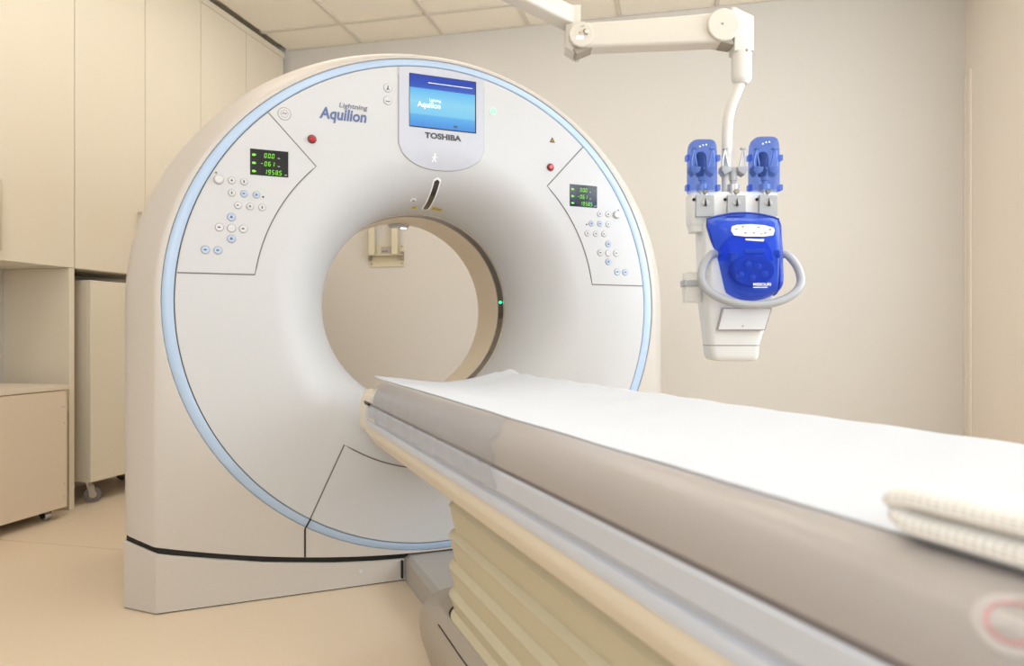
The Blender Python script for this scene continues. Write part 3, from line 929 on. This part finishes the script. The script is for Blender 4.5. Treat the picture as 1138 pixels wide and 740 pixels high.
# pedestal base
loops = []
for hw, yb, z in ((.196, -.585, .004), (.215, -.56, .02), (.232, -.53, .075), (.236, -.524, .11), (.234, -.532, .145), (.224, -.56, .172), (.212, -.62, .190), (.209, -.64, .192)):
    loops.append(rrect(hw, -2.40 + (.24 - hw), yb, .13 if hw > .2 else .115, z))
pb = loft('pedestal', loops, 'couch_base', couch, 30)
loops = [rrect(.208, -2.40, -.722, .095, .1915), rrect(.208, -2.40, -.722, .095, .1935)]
loft('bellows_slot', loops, 'gap_black', pb, None)
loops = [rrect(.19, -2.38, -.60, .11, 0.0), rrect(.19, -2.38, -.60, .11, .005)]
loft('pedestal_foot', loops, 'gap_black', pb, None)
tube('pedestal_groove', [(-.2265, -.78 - OY, .166), (-.2275, -.95 - OY, .163), (-.2275, -1.9 - OY, .163)], .0018, 'gap_black', pb, 6)

# clear protective film over the near edge of the mattress
V, Fc = [], []
NYF, NSF = 70, 26
tot = .142
for i in range(NYF + 1):
    y = -.288 - 1.00 * i / NYF
    for j in range(NSF + 1):
        s_ = .006 + (tot - .018) * j / NSF
        if s_ < 0: px, pz, nx, nz = .24 + s_, ztop(.24 + s_), 0, 1
        else:
            L_ = full + [(.2915, .632), (.2925, .604), (.2950, .588), (.2965, .574)]
            acc = 0; px, pz = L_[-1]; nx, nz = 1, 0
            for a, b in zip(L_[:-1], L_[1:]):
                l = hypot(b[0] - a[0], b[1] - a[1])
                if acc + l >= s_:
                    q = (s_ - acc) / l; px, pz = a[0] + (b[0] - a[0]) * q, a[1] + (b[1] - a[1]) * q
                    nx, nz = (a[1] - b[1]) / l, (b[0] - a[0]) / l; break
                acc += l
        side = max(0, (s_ - .03) / tot)
        w = .0045 + side * (.004 * sin(y * 37 + 1.3 * sin(y * 9) + j * .05) + .003 * sin(y * 71 + j * .09)) + .001 * sin(y * 31 + j * .5)
        w = max(.0022, w)
        yy = y - .05 * (j / NSF) * (i / NYF) + .012 * sin(j * .7) * (i / NYF)
        V.append((-(px + nx * w), yy - OY, pz + nz * w))
for i in range(NYF):
    for j in range(NSF):
        a = i * (NSF + 1) + j; Fc.append((a, a + 1, a + NSF + 2, a + NSF + 1))
fm = mesh_obj('plastic_film', V, Fc, 'film', None, 60, loc=CO, rotz=GR)
tag(fm, 'crinkled clear plastic film draped over the mattress edge near the scanner', 'plastic film')

# white sheet on the mattress
rs = random.Random(3)
wav = [(rs.uniform(3, 26), rs.uniform(0, 6.28), rs.uniform(.2, 1)) for _ in range(8)]
def wob(y): return sum(a * sin(f * y + p) / (f ** .5) for f, p, a in wav) / 4
wr = [(rs.uniform(-1, 1) * 22 - 8, rs.uniform(10, 42), rs.uniform(0, 6.28)) for _ in range(9)]
def wrinkle(x, y):
    v = 0
    for kx, ky, p in wr: v += sin(kx * x + ky * y + p)
    return v / 9
V, Fc = [], []
NX, NY = 60, 260
for i in range(NY + 1):
    q = i / NY
    for j in range(NX + 1):
        u = j / NX
        xe = -.230 + .042 * wob(q * 2.6) + .002 * sin(q * 40)
        x = xe + (.262 - xe) * u
        yend = -.028 - (.034 if x < -.1 else .034 * max(0, -x / .1)) - .055 * (1 - min(1, (x / .24) ** 2)) - (.03 if x > .2 else 0)
        y = yend + (-2.68 - yend) * q
        if abs(x) <= .24: z = ztop(x)
        elif x > 0: z = ztop(.24) - (x - .24) * .25
        else: z = ztop(.24) - (-x - .24) * .30
        near_end = max(0, 1 - (yend - y) / .35)
        z += .0006 + .0036 * min(1, u * 9) + .0065 * min(1, .08 + u * 5) * (max(-.5, wrinkle(x, y)) + .5) * (0.55 + .9 * near_end) + .006 * max(0, 1 - (yend - y) / .10) * abs(x / .24)
        V.append((x, y - OY, z))
for i in range(NY):
    for j in range(NX):
        a = i * (NX + 1) + j; Fc.append((a, a + 1, a + NX + 2, a + NX + 1))
sh = mesh_obj('couch_sheet', V, Fc, 'sheet', None, 180, loc=CO, rotz=GR)
if sh.data.polygons[0].normal.z < 0: sh.data.flip_normals()
md = sh.modifiers.new('thickness', 'SOLIDIFY'); md.thickness = 0.0016; md.offset = 1.0
tag(sh, 'white paper sheet spread along the top of the couch', 'sheet')

# folded waffle towel
def towel():
    V, Fc, A = [], [], []
    CELL = .0062
    def slab(xc, hx, zc, hz, ya, yb, bend):
        base = len(V); NU_, NV_ = 300, 220
        per = 4 * hx
        for i in range(NU_ + 1):
            u = i / NU_; y = ya + (yb - ya) * u
            de = min(u, 1 - u) * abs(yb - ya)
            e = min(1, de / .013); rf = sqrt(max(0, 1 - (1 - e) ** 2)); rf = max(rf, .02)
            zs = bend * .006 * max(0, 1 - de / .03) ** 2
            for k in range(NV_):
                t = 2 * pi * k / NV_
                c, s = cos(t), sin(t)
                pc = math.copysign(abs(c) ** .30, c); ps = math.copysign(abs(s) ** .62, s)
                x = xc + hx * pc * (.93 + .07 * rf); z_ = hz * ps * rf
                per_s = (x - xc) if abs(c) < .9 else (x - xc) + z_ * 1.0
                wx = abs(sin(pi * (per_s + (z_ if abs(c) > .6 else 0)) / CELL)); wy = abs(sin(pi * y / CELL))
                h = 1 - min(1, (1 - wx) * (1 - wy) * 1.0 + 0) if False else max(1 - wx, 1 - wy) ** 2
                A.append(min(1, .25 + .75 * max(1 - wx, 1 - wy) ** 1.2 * 1.15))
                zb_ = .027 * ((x / .24) ** 2 - 1) if x > -.24 else 0
                d = .0013 * h
                V.append((x + d * c, y - OY, zc + zs + z_ + d * s + zb_ * (1 if x > -.24 else 0)))
        for i in range(NU_):
            for k in range(NV_):
                a = base + i * NV_ + k; b = base + i * NV_ + (k + 1) % NV_
                Fc.append((a, b, b + NV_, a + NV_))
        Fc.append(tuple(base + k for k in range(NV_))); Fc.append(tuple(base + NU_ * NV_ + k for k in range(NV_)))
    slab(-.104, .148, .7200, .0108, -2.023, -2.46, 1)
    slab(-.104, .149, .7388, .0108, -2.020, -2.465, -1)
    o = mesh_obj('folded_towel', V, Fc, 'towel', None, 180, loc=CO, rotz=GR)
    at = o.data.attributes.new('waffle', 'FLOAT', 'POINT')
    at.data.foreach_set('value', A)
    return tag(o, 'folded white waffle-weave towel lying on the couch sheet', 'towel')
towel()

# ================================================================== CONTRAST INJECTOR AND ITS CEILING ARM
IR = radians(13.5)
fwd = Vector((-sin(IR), cos(IR), 0)); rgt = Vector((cos(IR), sin(IR), 0))
DI = 2.30
K = DI / 790.0
IO = rgt * ((817 - 569) * K) + fwd * DI
def ix(px): return (px - 817) * K
def iz(py): return CAM_H + (370 - py) * K
# ceiling arm --------------------------------------------------------------
arm = empty('support_arm', (IO.x, IO.y, 0), IR, 'cream jointed ceiling arm with a drop tube that carries the injector', 'support arm')
def hbox(name, x0, x1, y0, y1, z0, z1, m, parent, bevel=.004, seg=3): return box(name, (x0, x1, y0, y1, z0, z1), m, parent, bevel, seg=seg)
# spring arm
def rr_sec(cy, cz, hy, hz, r, n=4):
    L = []
    for sy, sz, a0 in ((1, 1, 0), (-1, 1, 90), (-1, -1, 180), (1, -1, 270)):
        for k in range(n + 1):
            a = radians(a0 + 90 * k / n); L.append((cy + sy * (hy - r) + r * cos(a), cz + sz * (hz - r) + r * sin(a)))
    return L
loops = []
for px, zt_, zb_, yo in ((646, 25, 53, .03), (700, 23, 52.5, .02), (760, 20, 51.5, .01), (804, 17, 50.5, .0)):
    a, b = iz(zt_), iz(zb_)
    loops.append([(ix(px), y_ + yo, z_) for y_, z_ in rr_sec(0, (a + b) / 2, .036, (a - b) / 2, .012)])
sa = loft('spring_arm', loops, 'arm', arm, 40)
def joint_disc(name, px, py, r, yfront, parent, m, y_back=.036):
    n = 32; loops = []
    for rr, yy in ((r, y_back), (r, yfront + .003), (r - .003, yfront)):
        loops.append([(ix(px) + rr * cos(2 * pi * k / n), yy, iz(py) + rr * sin(2 * pi * k / n)) for k in range(n)])
    return loft(name, loops, m, parent, 40)
d1 = joint_disc('joint_disc', 646, 39.5, .0405, -.012, arm, 'arm', .07)
disc_y('joint_screw', ix(644), -.012, iz(38), .0025, .002, 'arm_dark', d1, n=10, bevel=.0005)
disc_y('joint_knob', ix(651), -.012, iz(38), .0075, .012, 'steel', d1, n=14)
disc_y('joint_knob', ix(649.5), -.012, iz(36), .005, .008, 'amber', d1, n=14)
box('joint_label', (ix(640), ix(648), -.0128, -.011, iz(45.5), iz(41.5)), 'white_print', d1)
strip_xz('joint_print', [(ix(645), iz(31.5)), (ix(649), iz(30.5))], .004, lambda x, z: -.012, 'btn_rim', d1)
d2 = joint_disc('joint_disc', 800, 33.5, .051, -.045, arm, 'arm', .036)
disc_y('joint_screw', ix(798.5), -.045, iz(33), .0035, .002, 'arm_dark', d2, n=10, bevel=.0005)
# first joint housing
poly = [(ix(629), iz(3)), (ix(646), iz(3)), (ix(646), iz(58)), (ix(641), iz(58)), (ix(629), iz(50))]
prism_y('joint_housing', poly, .012, .085, 'arm', arm, bevel=.003)
poly = [(ix(641), iz(60)), (ix(659), iz(52.5)), (ix(655), iz(48)), (ix(637), iz(54))]
prism_y('joint_shoe', poly, .0, .06, 'arm_dark', arm, bevel=.002)
# upper arm that runs to the ceiling column
z0_, z1_ = iz(26) + .004, iz(3.5)
A_ = Vector((ix(637), .055, (z0_ + z1_) / 2)); B_ = A_ + Vector((-.56, -.59, .0))
dirv = (B_ - A_).normalized(); nrm = Vector((-dirv.y, dirv.x, 0))
loops = []
for P0 in (A_, B_):
    loops.append([tuple(P0 + nrm * yy + Vector((0, 0, zz_))) for yy, zz_ in rr_sec(0, 0, .032, (z1_ - z0_) / 2, .010)])
loft('upper_arm', loops, 'arm', arm, 40)
n = 28
loops = []
for r_, z_ in ((.055, z0_ - .01), (.058, z0_ - .004), (.058, z1_ + .03), (.045, z1_ + .034), (.045, ZC - .06), (.11, ZC - .045), (.11, ZC - .002)):
    loops.append([(B_.x + r_ * cos(2 * pi * k / n), B_.y + r_ * sin(2 * pi * k / n), z_) for k in range(n)])
loft('ceiling_column', loops, 'arm_white', arm, 35)
# end housing over the drop tube
poly = [(ix(811), iz(12)), (ix(813.5), iz(11.5)), (ix(835), iz(22)), (ix(835), iz(60)), (ix(813), iz(60)), (ix(813), iz(46)), (ix(806), iz(46))]
prism_y('end_housing', poly, -.030, .034, 'arm_white', arm, bevel=.006)
loops = []
for r_, py in ((.031, 56), (.032, 58), (.032, 87), (.030, 90), (.020, 93.5)):
    loops.append([(ix(824) + r_ * cos(2 * pi * k / n), r_ * sin(2 * pi * k / n), iz(py)) for k in range(n)])
ec = loft('end_collar', loops, 'arm_white', arm, 35)
disc_y('collar_screw', ix(826.5), -.030, iz(60), .005, .003, 'arm_dark', ec, n=12)
poly = [(ix(799), iz(52)), (ix(812), iz(54)), (ix(811), iz(49)), (ix(797), iz(47))]
prism_y('joint_shoe', poly, -.034, .03, 'arm_dark', arm, bevel=.002)
path = []
for px, py in ((822.5, 88), (822.3, 92), (821, 97), (818.5, 104), (815.5, 111), (813, 120), (811.5, 130), (810.5, 145), (810.3, 170), (810.3, 213.6)):
    path.append((ix(px), .004 if py < 100 else .004 + .02 * min(1, (py - 100) / 30), iz(py)))
tube('drop_tube', path, .0172, 'arm_white', arm, 20)

# injector -----------------------------------------------------------------
ZI = iz(401)
inj = empty('contrast_injector', (IO.x, IO.y, ZI), IR, 'white contrast injector with blue covers hanging from the ceiling arm', 'injector')
def jz(py): return iz(py) - ZI
# white body, tapering to the tail
def body_sec(px0, px1, py, y0, y1, r=.02, n=5):
    x0, x1 = ix(px0), ix(px1); L = []
    hx, hy = (x1 - x0) / 2, (y1 - y0) / 2; cx, cy = (x0 + x1) / 2, (y0 + y1) / 2
    for sx, sy, a0 in ((1, 1, 0), (-1, 1, 90), (-1, -1, 180), (1, -1, 270)):
        for k in range(n + 1):
            a = radians(a0 + 90 * k / n); L.append((cx + sx * (hx - r) + r * cos(a), cy + sy * (hy - r) + r * sin(a), jz(py)))
    return L
loops = [body_sec(783, 857, 244, -.03, .09), body_sec(780, 860, 250, -.045, .10), body_sec(781, 860, 285, -.055, .10), body_sec(781.5, 858, 320, -.06, .095),
         body_sec(782, 853, 340, -.052, .085), body_sec(784, 847, 362, -.045, .075), body_sec(786, 841, 383, -.04, .07), body_sec(787, 840.5, 394, -.04, .07),
         body_sec(789, 839, 399, -.036, .066), body_sec(795, 834, 401, -.03, .06)]
body = loft('body', loops, 'inj_white', inj, 40)
# service hatch and seam on the tail
poly = [(ix(798), jz(344)), (ix(849), jz(344)), (ix(842), jz(366)), (ix(792.5), jz(366))]
pl = prism_y('hatch', poly, -.040, -.0625, 'inj_white', body, bevel=.002)
disc_y('hatch_screw', ix(818.5), -.0625, jz(362.5), .0025, .0015, 'arm_dark', body, n=10, bevel=.0004)
poly = [(ix(796.5), jz(343)), (ix(850.5), jz(343)), (ix(843), jz(367)), (ix(791), jz(367))]
prism_y('hatch_joint', poly, -.040, -.0605, 'btn_rim', body)
loops = [[(ix(813.6) + (x - ix(813.6)) * 1.004, y * 1.02, z) for x, y, z in body_sec(786, 841, 383, -.04, .07)],
         [(ix(813.6) + (x - ix(813.6)) * 1.004, y * 1.02, z) for x, y, z in body_sec(786.1, 841, 384.2, -.04, .07)]]
loft('tail_joint', loops, 'btn_rim', body, 40)
# cross bar with the three bottle holders
loops = [body_sec(768, 863, 250, -.005, .065, .012), body_sec(767, 864, 246, -.012, .07, .014), body_sec(767, 864, 216, -.012, .07, .014), body_sec(768.5, 862.5, 213.5, -.006, .064, .012)]
loft('holder_bar', loops, 'inj_white', inj, 40)
loops = [body_sec(769, 800, 257, .0, .06, .012), body_sec(768, 806, 247, -.004, .062, .012)]
loft('bar_skirt', loops, 'inj_white', inj, 40)
def holder(pxc, top):
    h = prism_y('holder_plate', [(ix(pxc - 10), jz(242)), (ix(pxc + 10), jz(242)), (ix(pxc + 9.5), jz(219)), (ix(pxc - 9.5), jz(218.5))], -.0125, -.030, 'inj_grey', inj, bevel=.003)
    n = 20; loops = []
    for r_, py in ((.0225, 220), (.0235, 219), (.0235, 213.5), (.019, 212.5), (.019, 205), (.013, 204)):
        loops.append([(ix(pxc) + r_ * cos(2 * pi * k / n), .008 + r_ * sin(2 * pi * k / n), jz(py)) for k in range(n)])
    loft('holder_collar', loops, 'inj_metal', h, 40)
    disc_y('clamp_screw', ix(pxc + 1), -.012, jz(214), .0085, .012, 'arm_dark', h, n=14)
    # finger-shaped relief on the plate
    disc_y('plate_recess', ix(pxc), -.030, jz(227), .013, .0022, 'inj_metal', h, n=20, bevel=.0008, rz=.7)
    prism_y('plate_latch', [(ix(pxc - 1.5), jz(231)), (ix(pxc + 1.5), jz(231)), (ix(pxc), jz(222))], -.0325, -.0355, 'black', h)
    disc_y('plate_pin', ix(pxc - 11), -.010, jz(222.5), .005, .006, 'black', h, n=10)
    # yoke: stem, cradle and two arms
    loops = []
    for r_, py in ((.009, 205), (.009, 201), (.013, 200), (.012, 196), (.016, 191), (.020, 186.5)):
        loops.append([(ix(pxc) + r_ * cos(2 * pi * k / n), .008 + r_ * .8 * sin(2 * pi * k / n), jz(py)) for k in range(n)])
    y_ = loft('yoke_stem', loops, 'inj_grey', h, 40)
    for s in (-1, 1):
        poly = [(ix(pxc + s * 3), jz(186)), (ix(pxc + s * 14), jz(185)), (ix(pxc + s * 14.5), jz(190)), (ix(pxc + s * 11), jz(195)), (ix(pxc + s * 4), jz(191))]
        prism_y('yoke_cradle', poly, -.012, .03, 'inj_grey', h, bevel=.002)
        tube('yoke_arm', [(ix(pxc + s * 12.5), .0, jz(187)), (ix(pxc + s * 12.8), -.002, jz(178)), (ix(pxc + s * 10), -.004, jz(165)), (ix(pxc + s * 8.5), -.004, jz(163.5))], .0035, 'inj_metal', h, 8)
        tube('yoke_arm', [(ix(pxc + s * 6), .0, jz(186)), (ix(pxc + s * 9), -.002, jz(172)), (ix(pxc + s * 10.5), -.004, jz(165))], .003, 'inj_metal', h, 8)
        prism_y('yoke_claw', [(ix(pxc + s * 8), jz(166.5)), (ix(pxc + s * 13), jz(166.5)), (ix(pxc + s * 11.5), jz(163.5)), (ix(pxc + s * 7), jz(165))], -.012, .004, 'inj_metal', h)
    return h
for pc in (781, 815.5, 850.5): holder(pc, 0)
# blue bottle covers
def capsule(pxc, top, bot):
    n = 28; loops = []
    H = bot - top
    for q, s_ in ((1.0, 1.0), (.5, 1.0), (.25, .985), (.12, .95), (.05, .86), (.015, .72), (0.0, .5)):
        py = top + H * q
        rx, ry = ix(817 + 15.6) * s_, .042 * s_
        L = []
        for k in range(n):
            a = 2 * pi * k / n; c, s = cos(a), sin(a)
            L.append((ix(pxc) + rx * math.copysign(abs(c) ** .62, c), .006 + ry * math.copysign(abs(s) ** .62, s), jz(py)))
        loops.append(L)
    cv = loft('bottle_cover', loops, 'blue_caps', inj, 50, cap0=False)
    cv['label'] = 'see-through blue bottle cover'
    for s in (-1, 1):
        for py in (176, 209):
            hbox('cover_lug', ix(pxc + s * 17) - .006, ix(pxc + s * 17) + .006, -.014, .010, jz(py + 3.2), jz(py - 3.2), 'blue_caps', cv, .002, 2)
    bm = bmesh.new()
    for dx, py in ((-6, top + 10), (-2.5, top + 8.5), (1, top + 8)):
        r_ = bmesh.ops.create_uvsphere(bm, u_segments=8, v_segments=6, radius=.0028)
        for v in r_['verts']: v.co = Vector((ix(pxc + dx) + v.co.x, -.036 + v.co.y * .5, jz(py) + v.co.z))
    bm_obj('cover_dots', bm, 'white_print', cv, 60)
    # dark bottle shape inside
    loops = []
    for s_, py in ((.7, 196), (1, 190), (1, 176), (.85, 171), (.5, 168.5)):
        loops.append([(ix(pxc - 1) + .0185 * s_ * cos(2 * pi * k / 18), .008 + .016 * s_ * sin(2 * pi * k / 18), jz(py)) for k in range(18)])
    loft('bottle_window', loops, 'inj_dark', cv, 40)
capsule(780.5, 156, 213.5); capsule(849.5, 153, 213)
# blue front cover: bulging, skewed shield
def cover_edge(v):
    """left and right px at fraction v from top to bottom"""
    pts_l = [(0, 781.5), (.1, 781), (.45, 790), (.8, 796), (.95, 798.5), (1, 800)]
    pts_r = [(0, 858.5), (.1, 861), (.45, 861.5), (.8, 860), (.95, 858.5), (1, 856)]
    def ip(pts):
        for (a, b), (c, d) in zip(pts[:-1], pts[1:]):
            if v <= c: return b + (d - b) * (v - a) / (c - a)
        return pts[-1][1]
    return ip(pts_l), ip(pts_r)
def cov_pt(u, v):
    l, r = cover_edge(v)
    px = l + (r - l) * u
    arch = 1 - (2 * u - 1) ** 2
    top = 246 - 6.5 * arch; bot = 327 + 8.5 * arch
    py = top + (bot - top) * v
    e = min(u, 1 - u) * 2; f = min(v * 1.3, (1 - v) * 2, 1)
    bul = (1 - (1 - min(1, e * 3.2)) ** 2.5) * (1 - (1 - min(1, f * 2.8)) ** 2.5)
    y = -.050 - .050 * bul - .045 * v * bul
    return (ix(px), y, jz(py))
NUc, NVc = 28, 32
V, Fc = [], []
for i in range(NUc + 1):
    for j in range(NVc + 1): V.append(cov_pt(i / NUc, j / NVc))
for i in range(NUc):
    for j in range(NVc):
        a = i * (NVc + 1) + j; Fc.append((a, a + 1, a + NVc + 2, a + NVc + 1))
fcv = mesh_obj('front_lid', V, Fc, 'blue_clear', inj, 60)
fcv['label'] = 'see-through blue pump cover'
bord = [cov_pt(i / NUc, 0) for i in range(NUc + 1)] + [cov_pt(1, j / NVc) for j in range(1, NVc + 1)] + [cov_pt(i / NUc, 1) for i in range(NUc - 1, -1, -1)] + [cov_pt(0, j / NVc) for j in range(NVc - 1, 0, -1)]
tube('lid_rim', bord, .0035, 'blue_rim', fcv, 8, closed=True)
# pump parts under the lid
disc_y('pump_plate', ix(822), -.052, jz(290), .088, .004, 'inj_blue', inj, n=36, rz=.95)
pw = disc_y('pump_wheel', ix(827), -.066, jz(303), .070, .014, 'inj_pump', inj, n=36, bevel=.006, rz=.72)
for dx, dy_ in ((-5, -6), (6, -4), (-13, 5), (13, 4), (0, 8)):
    bm = bmesh.new(); bmesh.ops.create_uvsphere(bm, u_segments=14, v_segments=10, radius=.0105)
    for v in bm.verts: v.co = Vector((ix(827 + dx) + v.co.x, -.084 + v.co.y * .8, jz(303 + dy_) + v.co.z))
    bm_obj('pump_roller', bm, 'inj_grey', pw, 60)
hbox('sensor_block', ix(804), ix(814), -.07, -.05, jz(294), jz(283), 'inj_grey', inj, .006)
hbox('sensor_block', ix(820), ix(842), -.066, -.05, jz(284), jz(279), 'inj_metal', inj, .003)
# cream key label, writing
def lidy(px, py):
    l, r = 790, 860
    best = None
    v = min(1, max(0, (py - 241) / 92)); L_, R_ = cover_edge(v)
    u = min(1, max(0, (px - L_) / (R_ - L_)))
    return cov_pt(u, v)[1]
pts = [(801, 257.5), (806, 256), (820, 255.2), (835, 256.3), (845, 259), (846, 262), (844.5, 267), (835, 268.3), (815, 268.3), (803, 267), (800, 262)]
ylab = min(lidy(px, py) for px, py in pts) - .001
kl = prism_y('key_label', [(ix(a), jz(b)) for a, b in pts], ylab, ylab - .004, 'key_cream', inj, bevel=.0015)
for a, b, m_ in ((805.5, 260.5, 'arm_dark'), (812.5, 258, 'arm_dark'), (829, 258.5, 'btn_rim'), (841, 261, 'arm_dark'), (815, 264.5, 'btn_rim'), (824, 264.5, 'btn_rim'), (832, 265.5, 'orange'), (836, 264.5, 'btn_rim')):
    disc_y('label_key', ix(a), ylab - .004, jz(b), .0045, .001, m_, kl, n=12, bevel=.0003, rz=.55)
y2 = lidy(825, 272) - .0015
prism_y('label_strip', [(ix(815), jz(270.5)), (ix(835), jz(271)), (ix(834), jz(273.5)), (ix(815.5), jz(272.3))], y2, y2 - .002, 'key_cream', inj)
y3 = lidy(829, 321) - .002
text('lettering', 'MISSOURI', ix(821), ix(839.5), jz(320.7), jz(317.6), lambda x, z: y3, 'white_print', inj, bold=.02)
strip_xz('lettering_line', [(ix(821), jz(322.3)), (ix(836), jz(322.3))], .0025, lambda x, z: y3, 'white_print', inj)
# ring handle that runs from both sides of the lid round under it
n = 48
path = []
for k in range(n + 1):
    a = radians(140) + radians(260) * k / n
    sv = sin(a)
    path.append((ix(824.6 + 53.0 * cos(a)), -.088 + .030 * sv, jz(311.5 - (29.0 if sv < 0 else 41.0) * sv)))
path = [(path[0][0] + .035, -.04, path[0][2] + .006)] + path + [(path[-1][0] - .035, -.04, path[-1][2] + .006)]
tube('ring_handle', path, .0130, 'inj_grey', inj, 14)
# clear tray at the left side
hbox('side_tray', ix(762), ix(780), .0, .05, jz(336), jz(302), 'clear_box', inj, .004)
hbox('tray_band', ix(760.5), ix(781), -.004, .054, jz(318), jz(311), 'inj_grey', inj, .002)

# ================================================================== BRACKET ON THE BACK WALL, SEEN THROUGH THE BORE
br = empty('wall_bracket', (-2.066, YB, 1.33), 0, 'small pale metal hook bracket on the back wall, seen through the bore', 'bracket')
pt = box('plate', (-.135, .135, -.006, 0, 0, .165), 'bracket', br, bevel=0.001)
for x_, z_ in ((-.115, .022), (.115, .022), (.115, .142), (-.115, .142)):
    disc_y('screw', x_, -.006, z_, .006, .002, 'arm_dark', pt, n=10, bevel=.0005)
box('fold', (-.13, .13, -.045, -.006, .078, .083), 'bracket', br, bevel=0.001)
box('label', (-.045, .045, -.0075, -.0055, .095, .145), 'label_white', pt)
for k in range(3): box('label_print', (-.036 + .015 * k, -.026 + .015 * k, -.0085, -.007, .105, .117), 'ink_blue', pt)
for s in (-1, 1):
    box('clip', (s * .124 - .009, s * .124 + .009, -.030, -.006, .045, .105), 'arm_dark', br, bevel=0.002)
    x_ = s * .088 - .01
    box('arm', (x_ - .022, x_ + .022, -.055, -.040, .083, .42), 'bracket', br, bevel=0.002)
    box('arm_web', (x_ - .022, x_ - .016, -.040, -.006, .083, .42), 'bracket', br)
